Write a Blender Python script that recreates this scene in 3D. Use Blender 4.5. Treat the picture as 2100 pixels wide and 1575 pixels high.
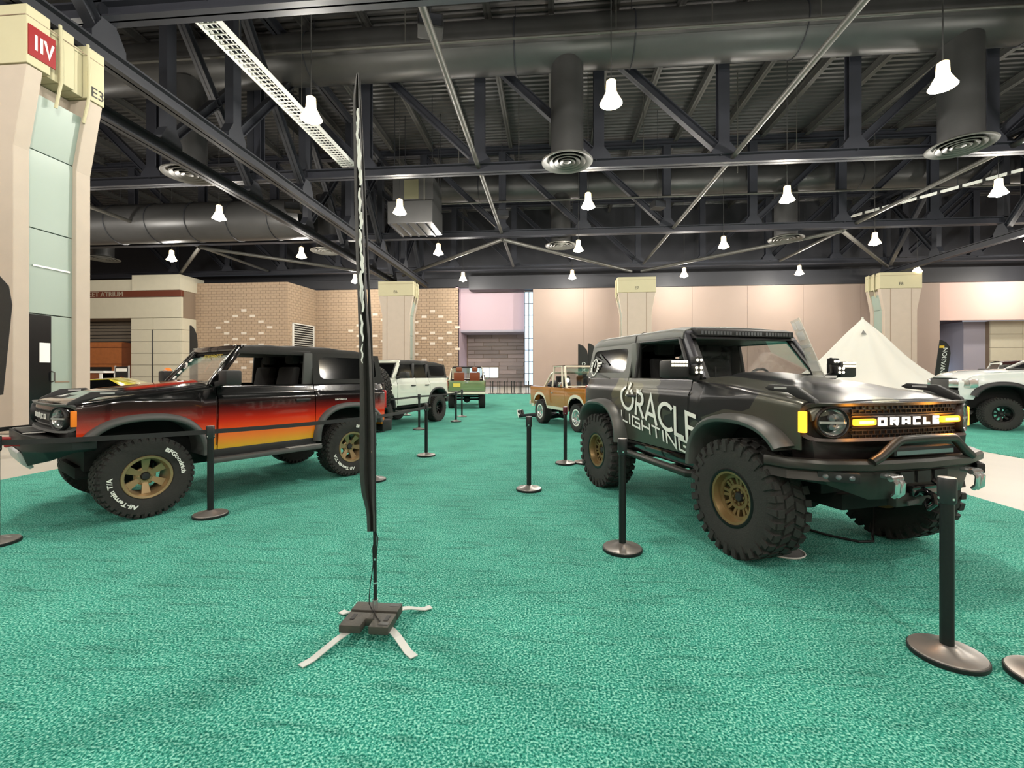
import bpy, bmesh, math, random
from mathutils import Vector, Matrix
PI = math.pi
rnd = random.Random(7)
for o in list(bpy.data.objects): bpy.data.objects.remove(o)
sc = bpy.context.scene; col = sc.collection
# ------------------------------------------------------------------ camera, world, exposure
YAW = math.atan(80/925.0)
cd = bpy.data.cameras.new('camera'); cam = bpy.data.objects.new('camera', cd); col.objects.link(cam)
cd.sensor_width = 36; cd.lens = 36*925/2100; cd.shift_y = -(787.5-766)/2100; cd.clip_end = 400; cd.clip_start = .05
cam.location = (0, 0, 1.59); cam.rotation_euler = (PI/2, 0, YAW); sc.camera = cam
w = bpy.data.worlds.new('world'); sc.world = w; w.use_nodes = True
w.node_tree.nodes['Background'].inputs[0].default_value = (.75, .8, .9, 1)
w.node_tree.nodes['Background'].inputs[1].default_value = .35
sc.view_settings.view_transform = 'Standard'; sc.view_settings.look = 'None'
sc.view_settings.exposure = .3; sc.view_settings.gamma = 1; sc.view_settings.use_curve_mapping = False
LAMP_W = 1100
# ------------------------------------------------------------------ helpers
def lin(v): v /= 255.0; return v/12.92 if v <= .04045 else ((v+.055)/1.055)**2.4
def C(r, g, b): return (lin(r), lin(g), lin(b), 1)
def mat(name, c, rough=.5, metal=0, emit=0, ecol=None, coat=0, var=0, vscale=6, bump=0, bscale=40, trans=0, alpha=1, spec=.5):
    m = bpy.data.materials.new(name); m.use_nodes = True; nt = m.node_tree; n = nt.nodes; b = n['Principled BSDF']
    b.inputs['Base Color'].default_value = c; b.inputs['Roughness'].default_value = rough; b.inputs['Metallic'].default_value = metal
    b.inputs['Coat Weight'].default_value = coat; b.inputs['Coat Roughness'].default_value = .04
    b.inputs['Specular IOR Level'].default_value = spec
    b.inputs['Transmission Weight'].default_value = trans; b.inputs['Alpha'].default_value = alpha
    if emit: b.inputs['Emission Color'].default_value = ecol or c; b.inputs['Emission Strength'].default_value = emit
    tc = n.new('ShaderNodeTexCoord')
    if var:
        no = n.new('ShaderNodeTexNoise'); no.inputs['Scale'].default_value = vscale; no.inputs['Detail'].default_value = 4
        nt.links.new(tc.outputs['Object'], no.inputs['Vector'])
        mx = n.new('ShaderNodeMix'); mx.data_type = 'RGBA'
        mx.inputs[6].default_value = tuple(v*(1-var) for v in c[:3])+(1,); mx.inputs[7].default_value = tuple(min(1, v*(1+var)) for v in c[:3])+(1,)
        nt.links.new(no.outputs['Fac'], mx.inputs[0]); nt.links.new(mx.outputs[2], b.inputs['Base Color'])
    if bump:
        no = n.new('ShaderNodeTexNoise'); no.inputs['Scale'].default_value = bscale; no.inputs['Detail'].default_value = 3
        nt.links.new(tc.outputs['Object'], no.inputs['Vector'])
        bp = n.new('ShaderNodeBump'); bp.inputs['Strength'].default_value = bump; bp.inputs['Distance'].default_value = .01
        nt.links.new(no.outputs['Fac'], bp.inputs['Height']); nt.links.new(bp.outputs['Normal'], b.inputs['Normal'])
    return m
def ramp(nt, stops):
    r = nt.nodes.new('ShaderNodeValToRGB'); e = r.color_ramp.elements
    e[0].position, e[0].color = stops[0]; e[1].position, e[1].color = stops[-1]
    for p, c in stops[1:-1]: k = e.new(p); k.color = c
    return r
def lerp(a, b, t): return a+(b-a)*t
def ip(pts, x):
    if x <= pts[0][0]: return pts[0][1]
    for (a, b), (c, d) in zip(pts, pts[1:]):
        if x <= c: return b+(d-b)*(x-a)/(c-a)
    return pts[-1][1]
def lsp(a, b, n): return [a+(b-a)*i/(n-1) for i in range(n)]
class MB:
    def __init__(s): s.v = []; s.f = []
    def add(s, vs, fs):
        o = len(s.v); s.v += [tuple(p) for p in vs]; s.f += [tuple(i+o for i in f) for f in fs]; return s
    def box(s, x0, x1, y0, y1, z0, z1):
        return s.add([(x, y, z) for z in (z0, z1) for y in (y0, y1) for x in (x0, x1)], [(0,2,3,1),(4,5,7,6),(0,1,5,4),(2,6,7,3),(0,4,6,2),(1,3,7,5)])
    def obox(s, c, size, m):
        a, b, d = (v/2 for v in size)
        return s.add([Vector(c)+m@Vector((x, y, z)) for z in (-d, d) for y in (-b, b) for x in (-a, a)], [(0,2,3,1),(4,5,7,6),(0,1,5,4),(2,6,7,3),(0,4,6,2),(1,3,7,5)])
    def bar(s, p, q, w, h, up=(0, 0, 1)):
        p, q = Vector(p), Vector(q); d = (q-p); L = d.length; d.normalize(); sx = d.cross(Vector(up))
        if sx.length < 1e-4: sx = d.cross(Vector((1, 0, 0)))
        sx.normalize(); u = sx.cross(d)
        return s.obox((p+q)/2, (L, w, h), Matrix((d, sx, u)).transposed())
    def ibeam(s, p, q, h, w, t=.05):
        p, q = Vector(p), Vector(q); d = (q-p).normalized(); u = Vector((0, 0, 1)) if abs(d.z) < .9 else Vector((1, 0, 0))
        sx = d.cross(u).normalized(); u = sx.cross(d)
        s.bar(p, q, t, h, u); s.bar(p+u*(h/2-t/2), q+u*(h/2-t/2), w, t, u); return s.bar(p-u*(h/2-t/2), q-u*(h/2-t/2), w, t, u)
    def cyl(s, p, q, r, r2=None, n=16, caps=True):
        return s.tube([p, q], r, n, caps=caps, r2=r2)
    def tube(s, pts, r, n=8, closed=False, caps=True, r2=None):
        P = [Vector(p) for p in pts]; k = len(P); rings = []
        t0 = (P[1]-P[0]).normalized(); a = t0.cross(Vector((0, 0, 1)))
        if a.length < .05: a = t0.cross(Vector((1, 0, 0)))
        a.normalize()
        for i in range(k):
            if closed: t = (P[(i+1) % k]-P[i-1])
            else: t = P[min(i+1, k-1)]-P[max(i-1, 0)]
            t.normalize(); a = (a-t*a.dot(t)).normalized(); b = t.cross(a)
            rr = r[i] if isinstance(r, (list, tuple)) else (lerp(r, r2, i/(k-1)) if r2 is not None else r)
            rings.append([P[i]+(a*math.cos(2*PI*j/n)+b*math.sin(2*PI*j/n))*rr for j in range(n)])
        fs = []
        for i in range(k if closed else k-1):
            j2 = (i+1) % k
            for j in range(n): fs.append((i*n+j, i*n+(j+1) % n, j2*n+(j+1) % n, j2*n+j))
        if caps and not closed: fs += [tuple(range(n))[::-1], tuple((k-1)*n+j for j in range(n))]
        return s.add([p for g in rings for p in g], fs)
    def lathe(s, prof, n=24, m=None, closed=False):
        m = m or Matrix.Identity(4); vs = []; k = len(prof)
        for r, h in prof:
            for j in range(n): a = 2*PI*j/n; vs.append(m@Vector((r*math.cos(a), r*math.sin(a), h)))
        fs = []
        for i in range(k if closed else k-1):
            i2 = (i+1) % k
            for j in range(n): fs.append((i*n+j, i*n+(j+1) % n, i2*n+(j+1) % n, i2*n+j))
        return s.add(vs, fs)
    def grid(s, rows, wrap=False):
        n = len(rows[0]); fs = []
        for i in range(len(rows)-1):
            for j in range(n if wrap else n-1):
                k = (j+1) % n; fs.append((i*n+j, i*n+k, (i+1)*n+k, (i+1)*n+j))
        return s.add([p for r in rows for p in r], fs)
    def prism(s, poly, f0, f1):
        n = len(poly); vs = [f0(*p) for p in poly]+[f1(*p) for p in poly]
        return s.add(vs, [tuple(range(n))[::-1], tuple(range(n, 2*n))]+[(i, (i+1) % n, n+(i+1) % n, n+i) for i in range(n)])
    def px(s, poly, x0, x1): return s.prism(poly, lambda a, b: (x0, a, b), lambda a, b: (x1, a, b))   # poly in (y,z)
    def py(s, poly, y0, y1): return s.prism(poly, lambda a, b: (a, y0, b), lambda a, b: (a, y1, b))   # poly in (x,z)
    def pz(s, poly, z0, z1): return s.prism(poly, lambda a, b: (a, b, z0), lambda a, b: (a, b, z1))
    def ball(s, c, r, n=12, sx=1, sy=1, sz=1):
        m = Matrix.Translation(Vector(c))@Matrix.Diagonal((sx, sy, sz, 1))
        return s.lathe([(max(r*math.sin(PI*i/(n//2)), 1e-4), -r*math.cos(PI*i/(n//2))) for i in range(n//2+1)], n, m)
    def mesh(s, name, smooth=35, bevel=0, seg=2, solid=0):
        bm = bmesh.new(); vs = [bm.verts.new(p) for p in s.v]
        for f in s.f:
            try: bm.faces.new([vs[i] for i in f])
            except ValueError: pass
        bmesh.ops.recalc_face_normals(bm, faces=bm.faces)
        if solid: bmesh.ops.solidify(bm, geom=bm.faces[:], thickness=solid); bmesh.ops.recalc_face_normals(bm, faces=bm.faces)
        if bevel:
            ed = [e for e in bm.edges if len(e.link_faces) == 2 and e.calc_face_angle(0) > .5]
            bmesh.ops.bevel(bm, geom=ed, offset=bevel, segments=seg, affect='EDGES', profile=.6, clamp_overlap=True)
        me = bpy.data.meshes.new(name); bm.to_mesh(me); bm.free()
        if smooth:
            me.polygons.foreach_set('use_smooth', [True]*len(me.polygons)); me.set_sharp_from_angle(angle=math.radians(smooth))
        return me
    def build(s, name, m, parent=None, smooth=35, bevel=0, seg=2, solid=0, loc=None, kind=None, label=None, cat=None, group=None):
        o = bpy.data.objects.new(name, s.mesh(name, smooth, bevel, seg, solid)); col.objects.link(o)
        o.data.materials.append(m); o.parent = parent
        if loc: o.location = loc
        return tag(o, label, cat, group, kind)
def tag(o, label=None, cat=None, group=None, kind=None):
    for k, v in (('label', label), ('category', cat), ('group', group), ('kind', kind)):
        if v: o[k] = v
    return o
def thing(name, label, cat, loc=(0, 0, 0), rz=0, group=None):
    o = bpy.data.objects.new(name, None); col.objects.link(o); o.location = loc; o.rotation_euler = (0, 0, rz); o.empty_display_size = .2
    return tag(o, label, cat, group)
def copy_tree(o, parent=None):
    c = o.copy(); col.objects.link(c); c.parent = parent
    for ch in list(o.children): copy_tree(ch, c)
    return c
def link(name, me, m, parent=None, loc=None, rot=None, label=None):
    o = bpy.data.objects.new(name, me); col.objects.link(o); o.parent = parent
    if m and not me.materials: me.materials.append(m)
    if loc: o.location = loc
    if rot: o.rotation_euler = rot
    if label: o['label'] = label
    return o
# lettering --------------------------------------------------------------
def text2d(txt, size, sx=1.0, bold=0.0, extr=0.0, space=1.0):
    cu = bpy.data.curves.new('txt', 'FONT'); cu.body = txt; cu.size = size; cu.offset = bold; cu.extrude = extr; cu.resolution_u = 3; cu.space_character = space
    o = bpy.data.objects.new('txt', cu); col.objects.link(o)
    dg = bpy.context.evaluated_depsgraph_get(); me = bpy.data.meshes.new_from_object(o.evaluated_get(dg))
    vs = [(v.co.x*sx, v.co.y, v.co.z) for v in me.vertices]; fs = [tuple(p.vertices) for p in me.polygons]
    bpy.data.objects.remove(o); bpy.data.curves.remove(cu); bpy.data.meshes.remove(me)
    return vs, fs
def text_on(name, txt, size, fn, m, parent=None, sx=1.0, bold=0.0, extr=.002, center=True, space=1.0, label=None, kind=None):
    vs, fs = text2d(txt, size, sx, bold, extr, space)
    if not vs: return None
    x0 = min(v[0] for v in vs); x1 = max(v[0] for v in vs); c = (x0+x1)/2 if center else x0
    mb = MB().add([fn(v[0]-c, v[1], v[2]+extr) for v in vs], fs)
    return mb.build(name, m, parent, smooth=0, label=label, kind=kind)
def arc(cx, cy, rx, ry, a0, a1, n=14): return [(cx+rx*math.cos(math.radians(lerp(a0, a1, i/n))), cy+ry*math.sin(math.radians(lerp(a0, a1, i/n)))) for i in range(n+1)]
def ribbon(mb, poly, w, fn, th=.003, closed=False):
    P = [Vector(p) for p in poly]; k = len(P); L = []; Rr = []
    for i in range(k):
        a = P[i-1] if (i or closed) else None; b = P[(i+1) % k] if (i < k-1 or closed) else None
        d1 = (P[i]-a).normalized() if a is not None else None; d2 = (b-P[i]).normalized() if b is not None else None
        if d1 is None: d1 = d2
        if d2 is None: d2 = d1
        n1 = Vector((-d1.y, d1.x)); n2 = Vector((-d2.y, d2.x)); n = n1+n2
        n = n1 if n.length < .2 else n.normalized(); n = n*(w/2)/max(.45, n.dot(n1)); L.append(P[i]+n); Rr.append(P[i]-n)
    rows = [[fn(p.x, p.y, th) for p in L], [fn(p.x, p.y, th) for p in Rr]]; b = [[fn(p.x, p.y, 0) for p in L], [fn(p.x, p.y, 0) for p in Rr]]
    vs = rows[0]+rows[1]+b[0]+b[1]; fs = []
    for i in range(k if closed else k-1):
        j = (i+1) % k; fs += [(i, j, k+j, k+i), (2*k+i, 3*k+i, 3*k+j, 2*k+j), (i, 2*k+i, 2*k+j, j), (k+i, k+j, 3*k+j, 3*k+i)]
    if not closed: fs += [(0, k, 3*k, 2*k), (k-1, 3*k-1, 4*k-1, 2*k-1)]
    mb.add(vs, fs)
SQ = {  # squared wide letters, unit height
 'O': (1.15, [[(.1,.06),(1.05,.06),(1.05,.94),(.1,.94),(.1,.06)]]), 'R': (1.1, [[(.06,0),(.06,.94),(1.02,.94),(1.02,.48),(.2,.48)], [(.55,.48),(1.02,0)]]),
 'A': (1.1, [[(.06,0),(.06,.94),(1.04,.94),(1.04,0)], [(.06,.4),(1.04,.4)]]), 'C': (1.05, [[(1.05,.94),(.08,.94),(.08,.06),(1.05,.06)]]),
 'L': (.95, [[(.06,1),(.06,.06),(.95,.06)]]), 'E': (1.0, [[(1,.94),(.08,.94),(.08,.06),(1,.06)], [(.08,.5),(.9,.5)]]), 'I': (.2, [[(.1,0),(.1,1)]]),
 'G': (1.15, [[(1.12,.94),(.08,.94),(.08,.06),(1.08,.06),(1.08,.5),(.5,.5)]]), 'H': (1.1, [[(.06,0),(.06,1)], [(1.04,0),(1.04,1)], [(.06,.5),(1.04,.5)]]),
 'T': (1.0, [[(0,.94),(1,.94)], [(.5,.94),(.5,0)]]), 'N': (1.1, [[(.06,0),(.06,1),(1.04,0),(1.04,1)]]),
 'B': (1.1, [[(.06,.06),(1.0,.06),(1.0,.94),(.06,.94),(.06,.06)], [(.06,.5),(1.0,.5)]])}
GEO = {  # round geometric letters
 'O': (1.0, [arc(.5,.5,.44,.44,120,420,26), [(.56,1.12),(.44,.55)]]), 'R': (.62, [[(.07,0),(.07,.94),(.3,.94)]+arc(.3,.7,.25,.24,90,-90,10)+[(.07,.46)], [(.3,.46),(.58,0)]]),
 'A': (.78, [[(.05,0),(.39,.98),(.73,0)], [(.2,.3),(.58,.3)]]), 'C': (.82, [arc(.5,.5,.44,.44,48,312,22)]), 'L': (.52, [[(.07,1),(.07,.06),(.5,.06)]]),
 'E': (.55, [[(.53,.94),(.07,.94),(.07,.06),(.53,.06)], [(.07,.5),(.48,.5)]])}
def strokes(name, txt, font, h, wd, gap, fn, m, parent, th=.003, sx=1.0, label=None, each=False):
    """lettering drawn with ribbons; fn(u, v, t) maps to 3d. returns an object"""
    mb = MB(); u = 0
    for ch in txt:
        wdt, polys = font[ch]
        for p in polys:
            closed = p[0] == p[-1]; q = p[:-1] if closed else p
            ribbon(mb, [((a*sx)*h+u, b*h) for a, b in q], wd, fn, th, closed)
        u += wdt*h*sx+gap
        if each: mb.build(name, m, parent, smooth=0); mb = MB()
    return None if each else mb.build(name, m, parent, smooth=0, label=label)
# ------------------------------------------------------------------ materials of the hall
concrete = mat('polished_concrete', C(176,170,158), .45, var=.13, vscale=.8, bump=.05, bscale=30)
beige = mat('beige_wall_panel', C(166,148,137), .7, var=.05, vscale=.6)
stone = mat('cream_stone', C(208,202,180), .65, var=.05, vscale=2)
cream = mat('cream_painted_concrete', C(186,180,148), .7, var=.05, vscale=1.5)
shaft = mat('pale_precast_concrete', C(182,170,156), .75, var=.06, vscale=2, bump=.15, bscale=60)
greenp = mat('pale_green_panel', C(150,166,156), .35, var=.03, vscale=1)
brickm = mat('tan_brick', C(172,150,126), .8, var=.1, vscale=3)
mortar = mat('mortar', C(140,122,104), .9)
paleb = mat('pale_brick', C(214,204,190), .7)
pink = mat('pink_plaster', C(194,172,182), .8)
pinkw = mat('salmon_plaster', C(226,194,184), .8)
greyw = mat('grey_lilac_plaster', C(166,162,174), .8)
planks = [mat('grey_stone_tile', c_, .6, var=.08, vscale=1.2) for c_ in (C(150,138,134), C(164,150,146), C(136,126,122))]
steel = mat('dark_painted_steel', C(46,48,56), .5, var=.08, vscale=2)
steel2 = mat('charcoal_steel', C(36,38,44), .5)
deckm = mat('galvanised_deck', C(84,84,84), .38, .5, var=.12, vscale=1)
fascia = mat('dark_fascia', C(46,47,52), .55, var=.08)
ductm = mat('galvanised_duct', C(72,72,72), .4, .4, var=.12, vscale=1.5)
pipem = mat('grey_pipe', C(84,83,79), .45, .3)
joistm = mat('grey_joist', C(70,70,68), .5, .2)
diffm = mat('diffuser_metal', C(86,85,80), .5, .2)
white_m = mat('white_powder_coat', C(225,225,220), .4)
blackm = mat('matt_black', C(22,22,23), .55)
wood = mat('stained_wood', C(178,106,56), .45, var=.25, vscale=3)
dwood = mat('dark_stained_wood', C(116,62,30), .5, var=.2, vscale=3)
redsign = mat('red_sign', C(138,18,22), .5)
whitep = mat('white_print', C(240,240,236), .5)
blackp = mat('black_print', C(18,18,18), .5)
def carpet_mat():
    m = mat('teal_carpet', C(50,150,124), .95, spec=.1); nt = m.node_tree; n = nt.nodes; b = n['Principled BSDF']
    tc = n.new('ShaderNodeTexCoord')
    def noise(sc_, det, vec=None):
        k = n.new('ShaderNodeTexNoise'); k.inputs['Scale'].default_value = sc_; k.inputs['Detail'].default_value = det
        nt.links.new(vec or tc.outputs['Object'], k.inputs['Vector']); return k
    f1 = noise(85, 4); f2 = noise(1.3, 3)
    mp = n.new('ShaderNodeMapping'); mp.inputs['Scale'].default_value = (1, 6, 1); nt.links.new(tc.outputs['Object'], mp.inputs['Vector']); f3 = noise(2.2, 4, mp.outputs['Vector'])
    r1 = ramp(nt, [(.35, C(14,94,82)), (.5, C(60,158,138)), (.65, C(156,220,202))]); nt.links.new(f1.outputs['Fac'], r1.inputs['Fac'])
    r2 = ramp(nt, [(.3, (.8,.8,.8,1)), (.62, (1,1,1,1))]); nt.links.new(f2.outputs['Fac'], r2.inputs['Fac'])
    r3 = ramp(nt, [(.33, (.74,.74,.74,1)), (.46, (1,1,1,1))]); nt.links.new(f3.outputs['Fac'], r3.inputs['Fac'])
    prev = r1.outputs['Color']
    for r in (r2, r3):
        x = n.new('ShaderNodeMix'); x.data_type = 'RGBA'; x.blend_type = 'MULTIPLY'; x.inputs[0].default_value = 1
        nt.links.new(prev, x.inputs[6]); nt.links.new(r.outputs['Color'], x.inputs[7]); prev = x.outputs[2]
    nt.links.new(prev, b.inputs['Base Color'])
    bp = n.new('ShaderNodeBump'); bp.inputs['Strength'].default_value = .8; bp.inputs['Distance'].default_value = .012
    nt.links.new(f1.outputs['Fac'], bp.inputs['Height']); nt.links.new(bp.outputs['Normal'], b.inputs['Normal'])
    return m
carpetm = carpet_mat()
# ------------------------------------------------------------------ floor and carpets
def struct(name, mb, m, parent=None, **k): return mb.build(name, m, parent, smooth=k.pop('smooth', 0), kind='structure', **k)
struct('floor', MB().box(-62, 60, -22, 62, -.3, -.012), concrete)
MB().box(-8.2, 5.45, -9, 34.9, -.012, 0).build('carpet', carpetm, label='teal green carpet runner under the two front off-roaders', cat='carpet')
MB().box(8.85, 30, -9, 34, -.012, 0).build('carpet', carpetm, label='teal green carpet on the right beneath the white pickup truck', cat='carpet')
# ------------------------------------------------------------------ walls
def wallbox(name, x0, x1, y0, y1, z0, z1, m): return struct(name, MB().box(x0, x1, y0, y1, z0, z1), m)
wallbox('wall_back_of_hall', -62, 60, -22.4, -22, 0, 20.6, beige)
wallbox('wall_left', -62.4, -62, -22, 62, 0, 20.6, beige)
wallbox('wall_right', 60, 60.4, -22, 62, 0, 20.6, beige)
# dark upper wall above the panels
wallbox('wall_upper_far', -62, 60, 51.6, 52.2, 12.4, 20.6, fascia)
wallbox('trim_1', -9.2, 60, 50.0, 51.6, 11.0, 12.5, fascia)
wallbox('trim_2', -62, -9.2, 51.0, 51.6, 11.5, 12.5, fascia)
# beige panels right of the recess
wb_ = struct('wall_far', MB().box(-2.0, 40.0, 50.35, 50.6, 0, 11.0), mortar)
xs = [-2.0, 3.6, 9.4, 15.2, 20.9, 26.6, 32.3, 36.4, 40.0]
for a, b in zip(xs, xs[1:]): MB().box(a+.012, b-.012, 50.2, 50.35, 0, 10.98).build('wall_panel', beige, wb_, smooth=0)
# recess with planks, pink head and a window strip
struct('wall_recess_head', MB().box(-10.6, -2.9, 52.4, 52.8, 6.7, 11.6), pink)
struct('wall_recess_side', MB().box(-10.9, -10.6, 51.0, 57, 0, 11.6), pink)
struct('wall_recess_soffit', MB().box(-10.6, -2.0, 52.4, 57, 6.45, 6.7), greyw)
wr = struct('wall_recess', MB().box(-10.6, -2.4, 56.4, 56.8, 0, 6.5), mortar)
k = 0
for i in range(13):
    z = .05+i*.5; off = (i % 3)*1.1
    x = -10.5-off
    while x < -2.5:
        a = max(x, -10.5); b = min(x+3.1, -2.6)
        if 1.0 < z+.25 < 2.4: a = max(a, -6.5)
        if b-a > .3: MB().box(a+.03, b-.03, 56.28, 56.42, z, z+.45).build('stone_tile', planks[rnd.randrange(3)], wr, smooth=0)
        x += 3.1
skyg = mat('daylit_glass', C(170,205,235), .2, emit=1.6, ecol=C(190,215,240))
wn = thing('window_1', None, None, (0, 0, 0)); wn['kind'] = 'structure'; del_ = wn.pop('category', None)
MB().box(-10.2, -6.6, 56.2, 56.27, 1.12, 2.3).build('pane', skyg, wn, smooth=0)
for x in (-10.2, -8.9, -7.7, -6.6): MB().box(x-.04, x+.04, 56.1, 56.22, 1.06, 2.36).build('mullion', white_m, wn, smooth=0)
for z in (1.06, 2.3): MB().box(-10.24, -6.56, 56.1, 56.22, z, z+.06).build('window_frame', white_m, wn, smooth=0)
wn = thing('window_2', None, None); wn['kind'] = 'structure'
for i in range(8):
    z = .3+i*1.32; MB().box(-2.95, -2.05, 51.2, 51.25, z, z+1.28).build('pane', skyg, wn, smooth=0)
for x in (-2.98, -2.5, -2.02): MB().box(x-.04, x+.04, 51.1, 51.28, .2, 11.0).build('mullion', pipem, wn, smooth=0)
for i in range(9): MB().box(-3.0, -2.0, 51.12, 51.26, .25+i*1.32, .32+i*1.32).build('transom', pipem, wn, smooth=0)
# right opening
struct('wall_right_head', MB().box(40.0, 60, 50.4, 50.8, 7.1, 11.0), pinkw)
struct('wall_right_recess', MB().box(40.0, 47.0, 56, 56.4, 0, 8), greyw)
struct('wall_right_pier', MB().box(44.6, 47.0, 53, 56, 0, 7.2), greyw)
wq = struct('wall_right_stone', MB().box(46.8, 60, 52.6, 53, 0, 7.2), mortar)
for i in range(5): 
    for j in range(4): MB().box(46.8+j*3.2+.02, 50.0+j*3.2-.02, 52.48, 52.62, i*1.45+.02, i*1.45+1.43).build('stone_panel', stone, wq, smooth=0)
wn = thing('window_3', None, None); wn['kind'] = 'structure'
MB().box(40.2, 44.4, 55.86, 55.94, .9, 2.7).build('pane', skyg, wn, smooth=0)
for x in (40.2, 42.3, 44.4): MB().box(x-.05, x+.05, 55.8, 55.95, .9, 2.8).build('mullion', white_m, wn, smooth=0)
# brick walls (bricks are real, joined)
def brick_wall(name, o, d, L, H, accents):
    """o: start point, d: unit direction along the wall (x,y); outward normal is d rotated -90"""
    n = (d[1], -d[0]); P = lambda u, w, z: (o[0]+d[0]*u+n[0]*w, o[1]+d[1]*u+n[1]*w, z)
    base = MB(); base.prism([(0, 0), (L, 0), (L, H), (0, H)], lambda u, z: P(u, -.4, z), lambda u, z: P(u, 0, z))
    wo = struct(name, base, mortar); mb = MB(); bw, bh = .62, .3; rows = int(H/bh)
    for i in range(rows):
        z = i*bh; u = -(i % 2)*bw/2
        while u < L:
            a, b = max(u+.02, 0), min(u+bw-.02, L)
            if b-a > .08: mb.prism([(a, z+.02), (b, z+.02), (b, z+bh-.02), (a, z+bh-.02)], lambda q, zz: P(q, -.01, zz), lambda q, zz: P(q, .03, zz))
            u += bw
    mb.build('brickwork', brickm, wo, smooth=0, kind='stuff')
    for (u, z) in accents:
        MB().prism([(u-.3, z-.13), (u+.3, z-.13), (u+.3, z+.13), (u-.3, z+.13)], lambda q, zz: P(q, 0, zz), lambda q, zz: P(q, .05, zz)).build('pale_brick', paleb, wo, smooth=0)
    return wo
def diamond(cu, cz, n=3):
    r = []
    for k in range(-n, n+1):
        h = n-abs(k)
        for s in ((1, -1) if h else (1,)): r.append((cu+k*.98, cz+s*h*.62))
    return r
acc = sorted(set((round(a, 2), round(b, 2)) for a, b in diamond(5.6, 6.55)+diamond(5.6, 4.07)))
brick_wall('wall_brick_left', (-38.6, 46), (1, 0), 10.5, 11.4, acc)
wsid = brick_wall('wall_brick_return', (-28.1, 46), (.0995, .995), 5.05, 11.4, [])
brick_wall('wall_brick_centre', (-27.6, 51), (1, 0), 17.0, 11.4, sorted(set((round(a, 2), round(b, 2)) for a, b in diamond(7.2, 6.6)+diamond(7.2, 4.12)+diamond(14.0, 6.9)+diamond(14.0, 4.42))))
lv = thing('wall_louver', 'white louvred vent grille in the brick return wall', 'vent', (-27.85, 48.6, 0), math.atan2(.995, .0995))
MB().box(-1.8, 1.8, -.1, .0, 3.3, 7.0).build('backing', blackm, lv, smooth=0)
for x in (-1.8, 1.8): MB().box(x-.1, x+.1, -.16, 0, 3.2, 7.1).build('frame_bar', white_m, lv, smooth=0)
for z in (3.2, 7.0): MB().box(-1.9, 1.9, -.16, 0, z, z+.12).build('frame_bar', white_m, lv, smooth=0)
sl = MB().obox((0, -.1, 0), (3.5, .16, .05), Matrix.Rotation(-.6, 3, 'X')).mesh('slat', 0)
for i in range(14): link('slat', sl, white_m, lv, (0, 0, 3.45+i*.255))
# atrium entrance block
struct('wall_atrium_left', MB().box(-62, -52.6, 44.2, 47, 0, 7.4), mortar); struct('wall_atrium_right', MB().box(-44.2, -38.6, 44.2, 47, 0, 7.4), mortar); ab = struct('wall_atrium_head', MB().box(-62, -38.6, 44.2, 47, 7.42, 10.6), mortar)
for (x0, x1, z0, z1) in [(-62, -52.6, 0, 7.4)]: MB().box(x0, x1, 44.0, 44.22, z0, z1).build('stone_panel', stone, ab, smooth=0)
for (x0, x1) in [(-44.2, -41.7), (-41.7, -38.6)]:
    for i in range(6): MB().box(x0+.02, x1-.02, 44.0, 44.22, i*1.24+.02, (i+1)*1.24-.02).build('stone_panel', stone, ab, smooth=0)
for i in range(6): MB().box(-38.62, -38.5, 44.02, 47, i*1.24+.02, (i+1)*1.24-.02).build('stone_panel', stone, ab, smooth=0)
MB().box(-62, -38.5, 43.98, 44.22, 7.46, 9.6).build('stone_panel', stone, ab, smooth=0)
MB().box(-62, -43.8, 43.9, 44.22, 10.3, 11.5).box(-43.8, -38.4, 43.7, 47, 10.3, 11.9).build('cornice', stone, ab, smooth=0)
MB().box(-62, -38.3, 43.75, 44.1, 9.62, 10.28).build('sign_band', mat('brown_band', C(104,52,34), .4), ab, smooth=0, bevel=.03)
text_on('sign_lettering', 'STREET ATRIUM', .72, lambda u, v, t: (-47.4+u, 43.74-t, 9.7+v), mat('bronze_letters', C(190,180,160), .4, .5), ab, extr=.02)
# roller shutter and wooden kiosk in the opening
sh = struct('door_1', MB().box(-52.6, -44.2, 46.7, 46.9, 0, 7.4), fascia)
for i in range(6): MB().box(-52.6, -44.2, 46.55, 46.72, 5.2+i*.37, 5.2+i*.37+.3).build('shutter_slat', mat('grey_shutter', C(120,112,100), .5) if i == 0 else bpy.data.materials['grey_shutter'], sh, smooth=0, bevel=.03)
kk = thing('wooden_kiosk', 'brown wooden kiosk standing inside the atrium opening', 'kiosk', (-46.9, 45.3, 0))
MB().box(-5.6, .3, 0, .9, 0, 5.0).build('front_panel', wood, kk, smooth=0)
MB().box(.3, 2.6, 0, .9, 0, 4.9).build('side_panel', dwood, kk, smooth=0)
for z in (1.3, 2.6, 4.4): MB().box(-5.6, 2.62, -.05, .0, z, z+.07).build('moulding', dwood, kk, smooth=0)
MB().box(-3.8, -.9, -.04, .02, 1.0, 2.3).build('counter_opening', blackm, kk, smooth=0)
MB().box(-3.3, -2.6, -.08, -.04, 1.55, 1.85).build('screen', mat('small_screen', C(150,190,150), .4, emit=.8), kk, smooth=0)
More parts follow.
